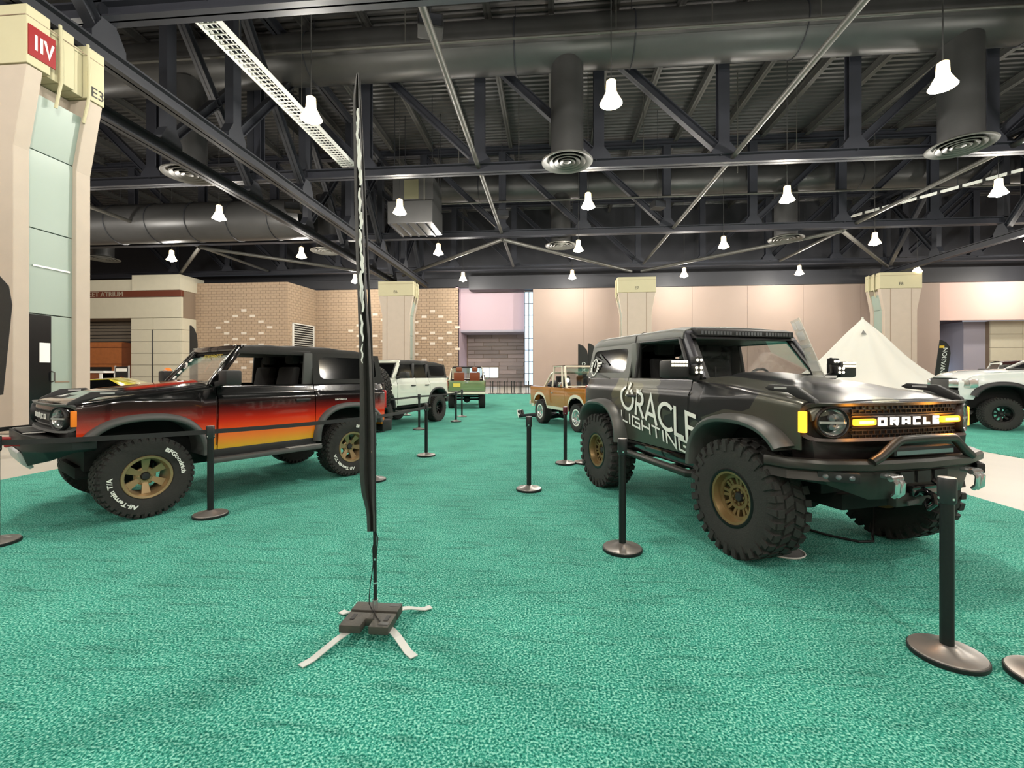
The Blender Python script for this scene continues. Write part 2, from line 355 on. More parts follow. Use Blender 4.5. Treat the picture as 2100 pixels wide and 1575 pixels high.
# side strip of the far floor step: none
# ------------------------------------------------------------------ columns
def column(name, label, cx, cy, code, red=False, door=False):
    t = thing(name, label, 'column', (cx, cy, 0)); t['group'] = 'hall columns'
    def outline(e=0): return [(-1.45+e, 0), (1.45-e, 0), (1.45-e, 7.6), (1.85-e, 9.7), (-1.85+e, 9.7), (-1.45+e, 7.6)]
    for y0, y1 in ((-1.0, -.62), (.58, 1.0)): MB().py(outline(), y0, y1).build('shaft_leg', shaft, t, smooth=0, bevel=.03)
    MB().box(-.9, .9, -1.03, -.99, 0, 9.7).build('seam_strip', shaft, t, smooth=0)
    for x in (-.92, .92): MB().box(x-.015, x+.015, -1.035, -1.0, 0, 9.7).build('joint', mortar, t, smooth=0)
    zs = [0, 3.25, 5.6, 7.75, 9.2]
    for a, b in zip(zs, zs[1:]):
        hx = lambda z: (1.45 if z < 7.6 else lerp(1.45, 1.85, (z-7.6)/2.1))-.14
        MB().py([(-hx(a), a+.01), (hx(a), a+.01), (hx(b), b-.02), (-hx(b), b-.02)], -.62, .58).build('green_panel', greenp, t, smooth=0)
    MB().py([(-1.2, 9.0), (1.2, 9.0), (1.2, 9.7), (-1.2, 9.7)], -.62, .58).build('core', shaft, t, smooth=0)
    for y0, y1, e in ((-1.04, -.45, 0), (-.45, -.15, .13), (-.15, .18, .02), (.18, .5, .13), (.5, 1.04, 0)):
        MB().box(-1.88+e, 1.88-e, y0+.01, y1-.01, 9.72, 11.25-(.15 if e > .1 else 0)).build('capital_block', cream, t, smooth=0, bevel=.02)
    for y in (-.2, .55):
        for s in (-1, 1): MB().tube([(s*1.86, y, 11.3), (s*1.9, y, 10.6), (s*1.9, y, 9.75), (s*1.72, y, 9.0)], .04, 8).build('conduit', cream, t)
    for z in (10.95,): 
        for s in (-1, 1): MB().box(min(s*1.875, s*1.885), max(s*1.875, s*1.885), -1.03, 1.03, z, z+.02).build('capital_joint', mortar, t, smooth=0)
        MB().box(-1.87, 1.87, -1.05, -1.04, z, z+.02).build('capital_joint', mortar, t, smooth=0)
    text_on('column_code', code, .42, lambda u, v, q: (1.886+q, .82+u, 9.85+v), blackp, t, extr=.003)
    text_on('column_code', code, .42, lambda u, v, q: (u, -1.046-q, 10.0+v), blackp, t, extr=.003)
    if red:
        MB().box(1.88, 1.91, -1.0, -.36, 9.95, 10.75).build('red_sign', redsign, t, smooth=0)
        strokes('sign_letters', 'IIV', {'I': (.25, [[(.12,0),(.12,1)]]), 'V': (.6, [[(0,1),(.26,.02),(.5,1)]])}, .40, .065, .03, lambda u, v, q: (1.912+q, -.88+u, 10.15+v), whitep, t)
    if door:
        MB().box(1.3, 1.34, -.58, .0, 0.05, 3.22).build('dark_doorway', mat('dark_glass_door', C(14,15,18), .15), t, smooth=0)
        MB().box(1.345, 1.35, -.3, -.03, 1.9, 2.45).build('paper_notice', whitep, t, smooth=0)
        MB().tube([(1.33, .02, 1.35), (1.42, .02, 1.38), (1.42, .02, 1.62), (1.33, .02, 1.65)], .02, 8).build('door_handle', diffm, t)
        MB().box(1.31, 1.325, .12, .5, 1.33, 1.37).build('notice_strip', mortar, t, smooth=0)
        MB().box(1.33, 1.345, -.45, .5, 4.55, 4.6).build('light_strip', whitep, t, smooth=0)
    return t
column('column', 'nearest pale concrete column with a red IIV sign and green panel', -15.5, 11.65, 'E3', True, True)
column('column', 'pale concrete column marked E6 by the central brick wall', -16.2, 47, 'E6')
column('column', 'pale concrete column marked E7 above the charcoal off-roader', 8.55, 47, 'E7')
column('column', 'pale concrete column marked E8 behind the white tent', 33.2, 47, 'E8')
# ------------------------------------------------------------------ roof
mb = MB(); rows = []; y = -22
prof = []
while y < 52:
    prof += [(y, 20.3), (y+.17, 20.3), (y+.22, 20.42), (y+.38, 20.42)]; y += .43
mb.grid([[(-62, a, b) for a, b in prof], [(60, a, b) for a, b in prof]])
mb.box(-62, 60, -22, 62, 20.5, 20.8)
struct('ceiling', mb, deckm)
def ordn(i): return ['first', 'second', 'third', 'fourth', 'fifth', 'sixth', 'seventh', 'eighth', 'ninth', 'tenth'][i]
NODES = [-55.5+6.45*i for i in range(18)]   # bottom nodes, one falls at x=-3.9, 9.0, 15.45 ...
CB, CT = 12.85, 19.6
def cross_truss(Y, label):
    t = thing('roof_truss', label, 'truss', (0, Y, 0), group='trusses crossing the hall')
    MB().ibeam((-62, 0, CB), (60, 0, CB), .5, .5, .06).build('bottom_chord', steel, t, smooth=0)
    MB().ibeam((-62, 0, CT), (60, 0, CT), .5, .5, .06).build('top_chord', steel, t, smooth=0)
    vm = MB().box(-.28, .28, -.22, -.16, CB+.2, CT-.2).box(-.28, .28, .16, .22, CB+.2, CT-.2).box(-.03, .03, -.2, .2, CB+.2, CT-.2).mesh('vertical', 0)
    gm = MB().py([(-.6, CB+.2), (.6, CB+.2), (.6, CB+.42), (.3, CB+.8), (-.3, CB+.8), (-.6, CB+.42)], -.24, .24).mesh('gusset', 0)
    for i, x in enumerate(NODES):
        if x < -45 or x > 42: continue
        link('vertical', vm, steel, t, (x, 0, 0)); link('gusset', gm, steel, t, (x, 0, 0))
        x2 = x-6.45 if x < 12 else x+6.45
        MB().ibeam((x, 0, CB+.3), (x2, 0, CT-.3), .42, .4, .05).build('diagonal', steel, t, smooth=0)
    return t
cross_truss(13.0, 'roof truss crossing right overhead, nearest of the cross trusses')
cross_truss(24.6, 'second roof truss crossing the hall, behind the lattice tray end')
cross_truss(36.2, 'third roof truss crossing the hall, below the hanging heater box')
cross_truss(47.8, 'farthest roof truss crossing the hall above the far columns')
def long_truss(X, label):
    t = thing('girder_truss', label, 'truss', (X, 0, 0), group='girder trusses running down the hall')
    MB().ibeam((0, -20, 11.55), (0, 50, 11.55), .5, .45, .06).build('bottom_chord', steel2, t, smooth=0)
    MB().ibeam((0, -20, 19.2), (0, 50, 19.2), .5, .45, .06).build('top_chord', steel2, t, smooth=0)
    for i in range(9):
        y = 1.4+i*5.8
        MB().box(-.2, .2, y-.25, y+.25, 11.8, 19.0).build('vertical', steel2, t, smooth=0)
        MB().px([(y-.55, 11.75), (y+.55, 11.75), (y+.55, 12.0), (y+.27, 12.5), (y-.27, 12.5), (y-.55, 12.0)], -.22, .22).build('gusset', steel2, t, smooth=0)
        y2 = y+(5.8 if i % 2 else -5.8)
        MB().ibeam((0, y, 12.0), (0, y2, 18.9), .38, .36, .05).build('diagonal', steel2, t, smooth=0)
    return t
long_truss(-14.0, 'dark girder truss running down the hall on the right side of the nearest column')
long_truss(-17.1, 'dark girder truss running down the hall on the left side of the nearest column')
long_truss(33.2, 'dark girder truss running down the hall at the far right')
jm = MB().ibeam((0, -22, 19.95), (0, 51.5, 19.95), .5, .3, .05).mesh('roof_joist', 0)
jts = [-45.15+3.225*i for i in range(28)]
for i, x in enumerate(jts):
    o = link('roof_joist', jm, joistm, None, (x, 0, 0)); tag(o, 'slim roof joist under the corrugated deck', 'joist', 'roof joists')
# chord level bracing pipes
def pipe(name, pts, r, m, label, cat, group=None): return MB().tube(pts, r, 12).build(name, m, None, label=label, cat=cat, group=group)
for x, lb in ((-3.97, 'long grey pipe running down the hall left of centre at truss level'), (9.5, 'long grey pipe running down the hall towards column E7'), (22.95, 'long grey pipe running down the hall at far right'), (-31.3, 'long grey pipe running down the hall at far left')):
    pipe('bracing_pipe', [(x, -20, 12.95), (x, 47.5, 12.95)], .13, pipem, lb, 'pipe', 'bracing pipes along the hall')
for a, b, lb in (((-3.9, 36.2), (-15.8, 47.2), 'slanting grey brace from the third truss to the capital of column E6'), ((-3.9, 36.2), (8.2, 47.2), 'slanting grey brace from the third truss to the left side of column E7'), ((22, 36.2), (9.2, 47.2), 'slanting grey brace from the third truss to the right side of column E7'), ((22, 36.2), (32.8, 47.2), 'bright slanting brace from the third truss to column E8'), ((-30, 36.2), (-17, 47.2), 'slanting grey brace from the third truss to the left side of column E6'), ((-30, 36.2), (-42, 47.2), 'slanting grey brace at far left above the atrium sign')):
    pipe('slanting_brace', [(a[0], a[1], 12.4), (b[0], b[1], 12.1)], .15, pipem, lb, 'brace', 'slanting braces at truss level')
# ducts
def duct(label, pts, r, seams):
    t = thing('air_duct', label, 'duct', (0, 0, 0), group='round air ducts'); MB().tube(pts, r, 32, caps=False).build('duct_body', ductm, t, smooth=60)
    for x in seams: 
        y, z = pts[0][1], pts[0][2]
        MB().tube([(x, y+(r+.02)*math.cos(2*PI*j/32), z+(r+.02)*math.sin(2*PI*j/32)) for j in range(32)], .035, 6, closed=True).build('seam_band', steel2, t)
        MB().cyl((x, y, z+r), (x, y, 20.3), .02, n=6).build('hanger_rod', steel2, t)
    return t
def drop(x, y, ztop, zb, lb):
    t = thing('ceiling_diffuser', lb, 'diffuser', (x, y, 0), group='round ceiling diffusers')
    MB().cyl((0, 0, zb+.1), (0, 0, ztop), .82, n=28, caps=False).build('drop_duct', ductm, t, smooth=60)
    MB().lathe([(1.28, zb), (1.25, zb-.04), (1.0, zb+.06), (.84, zb+.2)], 36).build('outer_ring', diffm, t, smooth=50, solid=.02)
    for r in (.92, .66, .4): MB().lathe([(r, zb-.02), (r-.03, zb-.05), (r-.2, zb+.06)], 32).build('inner_ring', diffm, t, smooth=50, solid=.015)
    MB().lathe([(.2, zb-.02), (.001, zb-.06)], 20).build('centre_cone', diffm, t, smooth=50, solid=.01)
duct('large round duct crossing overhead in front of the second truss', [(-34, 22.9, 18.2), (56, 22.9, 18.2)], 1.2, [-26, -12.5, -1.8, 4.0, 11.8, 22, 30])
duct('round duct crossing behind the second truss, right of the flag', [(-10, 37.9, 17.2), (56, 37.9, 17.2)], 1.1, [-6, 3, 9.5, 16, 24, 33])
duct('low round duct at far left beside the nearest column', [(-50, 32.5, 13.2), (-18.2, 32.5, 13.2)], 1.45, [-33.5, -30.2, -27, -23.8, -20.6])
drop(.81, 22.98, 17.2, 12.3, 'round diffuser below the large duct at mid picture')
drop(19.2, 22.96, 17.2, 12.3, 'round diffuser below the large duct at upper right')
drop(-19.4, 22.7, 17.2, 12.3, 'round diffuser at upper left beside the girder truss')
drop(-19.6, 37.9, 17, 12.3, 'small looking round diffuser left of the flag')
drop(.81, 37.9, 16.4, 12.3, 'small looking round diffuser right of the flag')
drop(18.6, 37.6, 16.4, 12.3, 'round diffuser above the tent')
drop(-41.7, 38.7, 17, 12.3, 'round diffuser beside the nearest column at far left')
pipe('sprinkler_pipe', [(-40, 21.2, 17.4), (56, 21.2, 17.4)], .07, pipem, 'thin pipe hanging in front of the large duct', 'pipe')
pipe('sprinkler_pipe', [(-9, 35.3, 15.1), (56, 35.3, 15.1)], .07, pipem, 'thin pipe hanging between the second and third truss', 'pipe')
for i, (x, y, z0) in enumerate([(-7, 21.2, 17.4), (3, 21.2, 17.4), (7.3, 21.2, 17.4), (12, 21.2, 17.4), (-2, 28, 14), (6, 30, 14), (11.5, 29, 14), (-6, 29, 14.5), (15.5, 30, 15)]):
    MB().cyl((x, y, z0), (x, y, 20.45), .025, n=6).build('hanger_rod', pipem, label='thin hanger rod below the deck, %s of nine from the near left' % ordn(i), cat='rod', group='thin hanger rods')
# lattice cable tray
tr = thing('cable_tray', 'white wire lattice cable tray running back at upper left', 'cable tray', (-11.3, 0, 13.2))
for x in (-.36, .36): MB().box(x-.03, x+.03, 12.5, 25.2, -.05, .14).build('side_rail', white_m, tr, smooth=0)
rg = MB().box(-.36, .36, -.02, .02, -.02, .02).mesh('rung', 0)
for i in range(52): link('rung', rg, white_m, tr, (0, 12.6+i*.24, 0))
for x in (-.18, 0, .18): MB().box(x-.012, x+.012, 12.5, 25.2, .0, .03).build('wire', white_m, tr, smooth=0)
for y in (15, 19): MB().cyl((.36, y, .1), (.36, y, 7.25), .015, n=6).build('hanger_rod', pipem, tr)
# heater box and small boxes
hb = thing('heater_box', 'grey sheet metal heater box hanging behind the flag', 'heater', (-9.4, 31, 0))
MB().box(-1.6, 1.5, -1.4, 1.4, 11.7, 13.2).build('lower_box', ductm, hb, smooth=0, bevel=.03)
MB().box(-1.3, 1.5, -1.2, 1.2, 13.2, 14.9).build('upper_box', ductm, hb, smooth=0, bevel=.03)
for x, y in ((-1.2, -1.1), (1.4, -1.1), (-1.2, 1.1), (1.4, 1.1)): MB().cyl((x, y, 14.8), (x, y, 20.45), .025, n=6).build('hanger_rod', steel2, hb)
for i in range(5): MB().box(-1.5+i*.6, -1.4+i*.6, -1.42, 1.4, 11.62, 11.7).build('bottom_rib', steel2, hb, smooth=0)
MB().box(.85, .95, -1.25, -1.2, 13.2, 14.9).build('corner_post', diffm, hb, smooth=0)
MB().box(-.5, .5, -1.24, -1.2, 13.4, 14.7).build('filter_panel', mat('foil', C(150,148,120), .3, .7, bump=.6, bscale=9), hb, smooth=0)
for x, y, z, lb in ((-16.1, 27, 12.0, 'small black speaker box hanging by the low round duct'), (-4.3, 15.8, 14.0, 'small dark box hung high below the large duct'), (-3.6, 33, 13.3, 'small blue-black box beside the long central pipe'), (7.6, 33, 13.6, 'small grey box hanging beyond the second truss, right of centre')):
    b = thing('hanging_speaker', lb, 'speaker', (x, y, z), .3); MB().box(-.45, .45, -.35, .35, -.25, .25).build('case', blackm, b, smooth=0, bevel=.04); MB().box(-.38, .38, -.37, -.35, -.18, .18).build('front_grille', steel2, b, smooth=0); MB().cyl((0, 0, .25), (0, 0, 20.45-z), .02, n=6).build('hanger_rod', steel2, b)
# track lights on the far right
tk = thing('light_track', 'pale slotted track hanging at far right between trusses', 'track', (0, 0, 0)); MB().bar((11.9, 39.4, 14), (22.6, 39.4, 14), .16, .16).bar((22.6, 39.4, 14), (28.6, 30, 14), .16, .16).build('rail', white_m, tk, smooth=0)
for q in ((13, 39.4), (21, 39.4), (27, 32.5)): MB().cyl((q[0], q[1], 14), (q[0], q[1], 20.45), .02, n=6).build('hanger_rod', steel2, tk)
for i in range(22):
    p = Vector((11.9+i*.95, 39.4, 14)) if i < 12 else Vector((22.6, 39.4, 14)).lerp(Vector((28.6, 30, 14)), (i-11.5)/10); MB().box(-.12, .12, -.1, .1, -.1, .1).build('slot', blackm, tk, smooth=0, loc=p)
# pendant lamps
bell = mat('lamp_reflector', C(255,236,196), .3, emit=14, ecol=C(255,232,186)); neck = mat('lamp_housing', C(235,225,200), .4, emit=2.2, ecol=C(255,226,170)); cablem = mat('lamp_cable', C(60,60,60), .6)
bulbm = mat('lamp_bulb', C(255,244,220), .3, emit=25, ecol=C(255,240,212))
m_bell = MB().lathe([(.19, .28), (.23, .2), (.31, .04), (.40, -.12), (.38, -.13), (.29, .02), (.19, .2)], 24).mesh('reflector', 60)
m_neck = MB().lathe([(.001, .74), (.1, .73), (.17, .68), (.19, .3), (.001, .28)], 20).mesh('housing', 50)
m_cab = MB().cyl((0, 0, .7), (0, 0, 9.03), .02, n=6).mesh('cable', 0); m_bulb = MB().ball((0, 0, -.08), .2, 12).mesh('bulb', 60)
LX = [-32.3, -20.7, -9.1, 2.15, 13.2, 24.1, 34.8]; LY = [16.45, 26.55, 35.9, 46.2]
def lamp(x, y, lb):
    t = thing('pendant_lamp', lb, 'lamp', (x, y, 11.4), group='pendant high bay lamps')
    link('reflector', m_bell, bell, t); link('housing', m_neck, neck, t); link('cable', m_cab, cablem, t); link('bulb', m_bulb, bulbm, t)
    ld = bpy.data.lights.new('lamp_light', 'POINT'); ld.energy = LAMP_W; ld.color = (1, .955, .88); ld.shadow_soft_size = .3
    lo = bpy.data.objects.new('lamp_light', ld); col.objects.link(lo); lo.parent = t; lo.location = (0, 0, -.45)
for j, y in enumerate(LY):
    for i, x in enumerate(LX):
        if (j == 0 and i in (0, 6)) or (j == 3 and i == 0): continue
        lamp(x, y, 'glowing pendant lamp, %s row from the viewer, %s from the left wall' % (ordn(j), ordn(i)))
for x, y in ((45.9, 26.5), (45.9, 35.9), (45.9, 46.2), (-43.9, 16.5), (-43.9, 26.5)): lamp(x, y, 'pendant lamp added out of view to brighten the openings at the hall sides')  # unseen extra lamps, added to brighten the right opening and the atrium block
for y in (6.4, -3.6, -13.6):
    for x in LX[1:6]: lamp(x, y, 'pendant lamp added out of view to brighten the openings at the hall sides')
# ------------------------------------------------------------------ vehicle materials
rubber = mat('tyre_rubber', C(38,37,35), .8, var=.15, vscale=20, bump=.25, bscale=90)
plastic = mat('grey_moulded_plastic', C(72,73,72), .55, var=.05)
dplastic = mat('black_moulded_plastic', C(30,30,31), .5)
gloss_black = mat('gloss_black', C(8,8,9), .12, coat=1)
underm = mat('underbody_black', C(12,12,12), .8)
bronze = mat('bronze_alloy', C(160,136,100), .36, .55)
bronze_d = mat('dark_bronze_alloy', C(128,106,70), .4, .5)
blackalloy = mat('black_alloy', C(24,24,24), .35, .5)
chrome = mat('chrome', C(225,225,225), .16, .9)
glass = mat('car_glass', C(210,220,215), .02, trans=1, alpha=.35)
tint = mat('tinted_glass', C(10,11,12), .08, spec=.3)
seatm = mat('seat_cloth', C(34,33,33), .85)
fabric = mat('soft_top_canvas', C(30,30,28), .85, bump=.2, bscale=25)
steelbar = mat('satin_black_steel', C(48,47,44), .38, .3)
amber_off = mat('amber_lens', C(220,120,30), .25, emit=.25, ecol=C(220,110,20))
amber_on = mat('amber_lamp_lit', C(255,150,30), .3, emit=2.4, ecol=(1, .36, .02, 1))
amber_core = mat('amber_lamp_core', C(255,200,90), .3, emit=5, ecol=(1, .55, .12, 1))
lettw = mat('letter_white', C(238,238,232), .5)
lit_white = mat('letter_lit', C(250,248,240), .4, emit=1.3, ecol=C(255,250,240))
redlens = mat('red_lens', C(170,20,18), .2, coat=.5)
silverp = mat('silver_plate', C(186,186,184), .4, .25)
redhook = mat('red_paint', C(160,24,30), .4)
lensg = mat('lamp_lens', C(120,124,128), .12, .4)
ledm = mat('led_spot', C(255,250,230), .3, emit=1.4, ecol=C(255,245,220))
def grad_paint():
    m = mat('sunset_fade_paint', C(120,30,20), .16, coat=1); nt = m.node_tree; n = nt.nodes
    tc = n.new('ShaderNodeTexCoord'); sp = n.new('ShaderNodeSeparateXYZ'); nt.links.new(tc.outputs['Object'], sp.inputs[0])
    mr = n.new('ShaderNodeMapRange'); mr.inputs[1].default_value = .60; mr.inputs[2].default_value = 1.30; nt.links.new(sp.outputs['Z'], mr.inputs[0])
    r = ramp(nt, [(0, C(208,166,20)), (.10, C(226,164,20)), (.24, C(238,126,20)), (.40, C(232,78,24)), (.56, C(196,46,26)), (.72, C(112,26,22)), (.86, C(36,14,14)), (.96, C(8,8,9))])
    nt.links.new(mr.outputs[0], r.inputs['Fac']); nt.links.new(r.outputs['Color'], n['Principled BSDF'].inputs['Base Color']); return m
def hood_paint():
    m = mat('sunset_hood_paint', C(10,10,10), .12, coat=1); nt = m.node_tree; n = nt.nodes
    tc = n.new('ShaderNodeTexCoord'); sp = n.new('ShaderNodeSeparateXYZ'); nt.links.new(tc.outputs['Object'], sp.inputs[0])
    ab = n.new('ShaderNodeMath'); ab.operation = 'ABSOLUTE'; nt.links.new(sp.outputs['Y'], ab.inputs[0])
    r = ramp(nt, [(0, C(225,150,40)), (.18, C(215,110,40)), (.38, C(190,50,30)), (.45, C(12,9,9))])
    r2 = ramp(nt, [(.42, (0, 0, 0, 1)), (.5, (1, 1, 1, 1))]); mr = n.new('ShaderNodeMapRange'); mr.inputs[1].default_value = .62; mr.inputs[2].default_value = -.66
    nt.links.new(sp.outputs['X'], mr.inputs[0]); nt.links.new(mr.outputs[0], r2.inputs['Fac']); nt.links.new(ab.outputs[0], r.inputs['Fac'])
    mx = n.new('ShaderNodeMix'); mx.data_type = 'RGBA'; mx.inputs[6].default_value = C(10,9,9); nt.links.new(r2.outputs['Color'], mx.inputs[0]); nt.links.new(r.outputs['Color'], mx.inputs[7])
    nt.links.new(mx.outputs[2], n['Principled BSDF'].inputs['Base Color']); return m
def camo_paint():
    m = mat('satin_charcoal_wrap', C(48,48,47), .3, .5); nt = m.node_tree; n = nt.nodes
    tc = n.new('ShaderNodeTexCoord'); mp = n.new('ShaderNodeMapping'); mp.inputs['Rotation'].default_value = (.4, .5, .3); mp.inputs['Scale'].default_value = (.9, 1.6, 1.9)
    nt.links.new(tc.outputs['Object'], mp.inputs[0]); v = n.new('ShaderNodeTexVoronoi'); v.distance = 'MANHATTAN'; v.inputs['Scale'].default_value = 1.5; nt.links.new(mp.outputs[0], v.inputs['Vector'])
    s = n.new('ShaderNodeSeparateColor'); nt.links.new(v.outputs['Color'], s.inputs[0])
    r = ramp(nt, [(0, C(52,52,54)), (.5, C(62,62,62)), (.56, C(86,86,78)), (.9, C(98,96,78))]); r.color_ramp.interpolation = 'CONSTANT'
    nt.links.new(s.outputs[0], r.inputs['Fac']); nt.links.new(r.outputs['Color'], n['Principled BSDF'].inputs['Base Color']); return m
sunset = grad_paint(); sunhood = hood_paint(); camo = camo_paint()
# ------------------------------------------------------------------ wheels (axis along +Y, outside at +Y)
LY90 = Matrix.Rotation(-PI/2, 4, 'X')
def tyre_mesh(R, w, rr, style):
    h = w/2; rb = R-.016
    prof = [(rr, -h*.8), (rr+.02, -h*.92), (lerp(rr, R, .45), -h*1.03), (lerp(rr, R, .8), -h*.98), (rb-.01, -h*.84), (rb, -h*.7), (rb, h*.7), (rb-.01, h*.84), (lerp(rr, R, .8), h*.98), (lerp(rr, R, .45), h*1.03), (rr+.02, h*.92), (rr, h*.8)]
    mb = MB().lathe(prof, 56, LY90)
    def blk(a0, a1, y0, y1, r0, r1, sk=0, dy=0):
        vs = []
        for r in (r0, r1):
            for y, s in ((y0, -sk), (y1, sk)):
                for a in (a0+s, a1+s): vs.append((r*math.cos(a), y+(dy if r == r1 else 0), r*math.sin(a)))
        mb.add(vs, [(4,5,7,6),(0,1,5,4),(2,6,7,3),(0,4,6,2),(1,3,7,5)])
    if style == 'mud':
        N = 30; d = 2*PI/N
        for j in range(N):
            a = j*d
            for s in (1, -1):
                o = 0 if s > 0 else d/2
                blk(a+o+.12*d, a+o+(.72 if j % 2 else .60)*d, min(s*h*.62, s*h*.98), max(s*h*.62, s*h*.98), rb-.05, R, .0)
                ys = sorted((s*h*.82, s*h*1.05)); blk(a+o+.15*d, a+o+.62*d, ys[0], ys[1], R-(.11 if j % 2 else .085), R-.012)
                ys = sorted((s*h*.05, s*h*.52)); blk(a+o+.3*d, a+o+.92*d, ys[0], ys[1], rb-.02, R+.002, .035*s)
    else:
        N = 40; d = 2*PI/N
        for j in range(N):
            a = j*d
            for s in (1, -1):
                o = 0 if s > 0 else d/2
                ys = sorted((s*h*.64, s*h*.9)); blk(a+o+.1*d, a+o+.78*d, ys[0], ys[1], rb-.03, R-.002)
                ys = sorted((s*h*.84, s*h*1.0)); blk(a+o+.1*d, a+o+(.7 if j % 2 else .5)*d, ys[0], ys[1], R-.075, R-.02)
                ys = sorted((s*h*.34, s*h*.6)); blk(a+o+.35*d, a+o+1.1*d, ys[0], ys[1], rb-.02, R, .03*s)
                ys = sorted((s*h*.02, s*h*.3)); blk(a+o+.0*d, a+o+.72*d, ys[0], ys[1], rb-.02, R, -.03*s)
    return mb.mesh('tire', 30)
def rim_mesh(rr, w, style):
    h = w/2; y = h*.42; mb = MB()
    mb.lathe([(rr+.012, h*.86), (rr+.006, h*.93), (rr-.018, h*.9), (rr-.03, h*.7), (rr-.045, h*.1), (rr-.045, -h*.8), (rr+.005, -h*.85)], 40, LY90)
    def spoke(a, r0, r1, w0, w1, y0, y1, th):
        c, s = math.cos(a), math.sin(a); vs = []
        for r, ww, yy in ((r0, w0, y0), (r1, w1, y1)):
            for t in (0, -th):
                for q in (-ww, ww): vs.append((r*c-q*s, yy+t, r*s+q*c))
        mb.add(vs, [(0,1,5,4),(2,6,7,3),(0,4,6,2),(1,3,7,5),(0,2,3,1),(4,5,7,6)])
    if style == 'six':
        for i in range(6): spoke(i*PI/3+PI/2, .055, rr-.038, .022, .042, h*.30, h*.5, .03)
        mb.lathe([(.001, h*.32), (.085, h*.32), (.1, h*.24), (.1, h*.05)], 24, LY90)
        for i in range(6): a = i*PI/3+PI/3; mb.cyl((.062*math.cos(a), h*.3, .062*math.sin(a)), (.062*math.cos(a), h*.4, .062*math.sin(a)), .012, n=6)
    elif style == 'grid':
        for i in range(8):
            a = i*PI/4+.2
            for e in (-.15, .15): spoke(a+e, .09, rr-.03, .012, .014, h*.40, h*.52, .03)
        mb.lathe([(.075, h*.36), (.08, h*.44), (.108, h*.44), (.112, h*.3), (.075, h*.3)], 32, LY90)
        mb.lathe([(rr-.062, h*.46), (rr-.058, h*.54), (rr-.028, h*.56), (rr-.026, h*.4), (rr-.062, h*.4)], 40, LY90)
        mb.lathe([(.001, h*.3), (.08, h*.3)], 24, LY90)
        for i in range(8): a = i*PI/4; mb.cyl((.06*math.cos(a), h*.28, .06*math.sin(a)), (.06*math.cos(a), h*.42, .06*math.sin(a)), .011, n=6)
    elif style == 'dish':
        mb.lathe([(.001, h*.62), (.05, h*.6), (.09, h*.5), (.1, h*.36), (rr-.05, h*.3), (rr-.03, h*.4)], 32, LY90)
        for i in range(10): a = i*PI/5; mb.cyl(((rr-.07)*math.cos(a), h*.3, (rr-.07)*math.sin(a)), ((rr-.07)*math.cos(a), h*.36, (rr-.07)*math.sin(a)), .014, n=6)
    else:
        for i in range(8): spoke(i*PI/4, .05, rr-.038, .018, .026, h*.3, h*.46, .03)
        mb.lathe([(.001, h*.34), (.075, h*.34), (.085, h*.2)], 20, LY90)
    return mb.mesh('rim', 40)
def cap_mesh(h): return MB().lathe([(.001, h*.46), (.035, h*.45), (.046, h*.36), (.046, h*.2)], 20, LY90).mesh('hub_cap', 40)
def arc_text(name, txt, r, size, a0, m, parent, y, inward=False, space=1.0):
    """lettering bent along a circle on a tyre wall seen from +Y; a0 = centre angle, clockwise reading"""
    def fn(u, v, t):
        a = a0-u/r if not inward else a0+u/r; q = r+v if not inward else r+size*.7-v
        return (-q*math.cos(a), y+t, q*math.sin(a))
    return text_on(name, txt, size, fn, m, parent, sx=1.15, bold=.002, extr=.0015, space=space)
class WheelKit:
    def __init__(s, R, w, rr, tread, rim, rimmat, letters=False, ring=None, white=False):
        s.R, s.w = R, w; s.t = tyre_mesh(R, w, rr, tread); s.r = rim_mesh(rr, w, rim); s.c = cap_mesh(w/2); s.m = rimmat; s.letters = letters
        s.ring = MB().lathe([(rr+.002, w*.47), (rr+.016, w*.485), (rr+.032, w*.47), (rr+.03, w*.40), (rr, w*.40)], 40, LY90).mesh('bead_ring', 40) if ring else None; s.rm = ring
        s.lm = None
    def put(s, parent, loc, rz=0, spin=0.0, full=True):
        o = link('tire', s.t, rubber, parent, loc, (0, spin, rz)); link('rim', s.r, s.m, o); 
        if full: link('hub_cap', s.c, dplastic, o)
        if s.ring: link('bead_ring', s.ring, s.rm, o)
        if s.letters:
            if s.lm is None:
                y = s.w*.516; a = arc_text('lettering', 'BFGoodrich', s.R*.69, .06, math.radians(30), lettw, o, y); b = arc_text('lettering', 'All-Terrain T/A', s.R*.69, .06, math.radians(213), lettw, o, y)
                s.lm = (a.data, b.data); 
            else:
                for q in s.lm: link('lettering', q, lettw, o)
        return o
# ------------------------------------------------------------------ generic body pieces
def arch(x, xc, hw, z0, hh, e=2.5):
    u = abs(x-xc)/hw
    return z0+hh*(1-u**e)**(1/e) if u < 1 else z0
def cols(a, b, arches, n=14):
    xs = set(lsp(a, b, n))
    for xc, hw in arches:
        for q in lsp(-1, 1, 33):
            x = xc+hw*math.sin(q*PI/2)
            if min(a, b) < x < max(a, b): xs.add(x)
    return sorted(xs)
def skin(t, name, m, xs, zb, zt, ys, s, nr=14, dz=0, curl=None, label=None):
    rows = []
    for x in xs:
        b, e = zb(x), zt(x); r = []
        for i in range(nr+1): z = lerp(b, e, i/nr); r.append((x, s*ys(x, z), z))
        if curl: r += [(x, s*(ys(x, e)-d), e+q) for d, q in curl]
        rows.append(r)
    return MB().grid(rows).build(name, m, t, smooth=40, solid=.016, loc=(0, 0, dz), label=label)
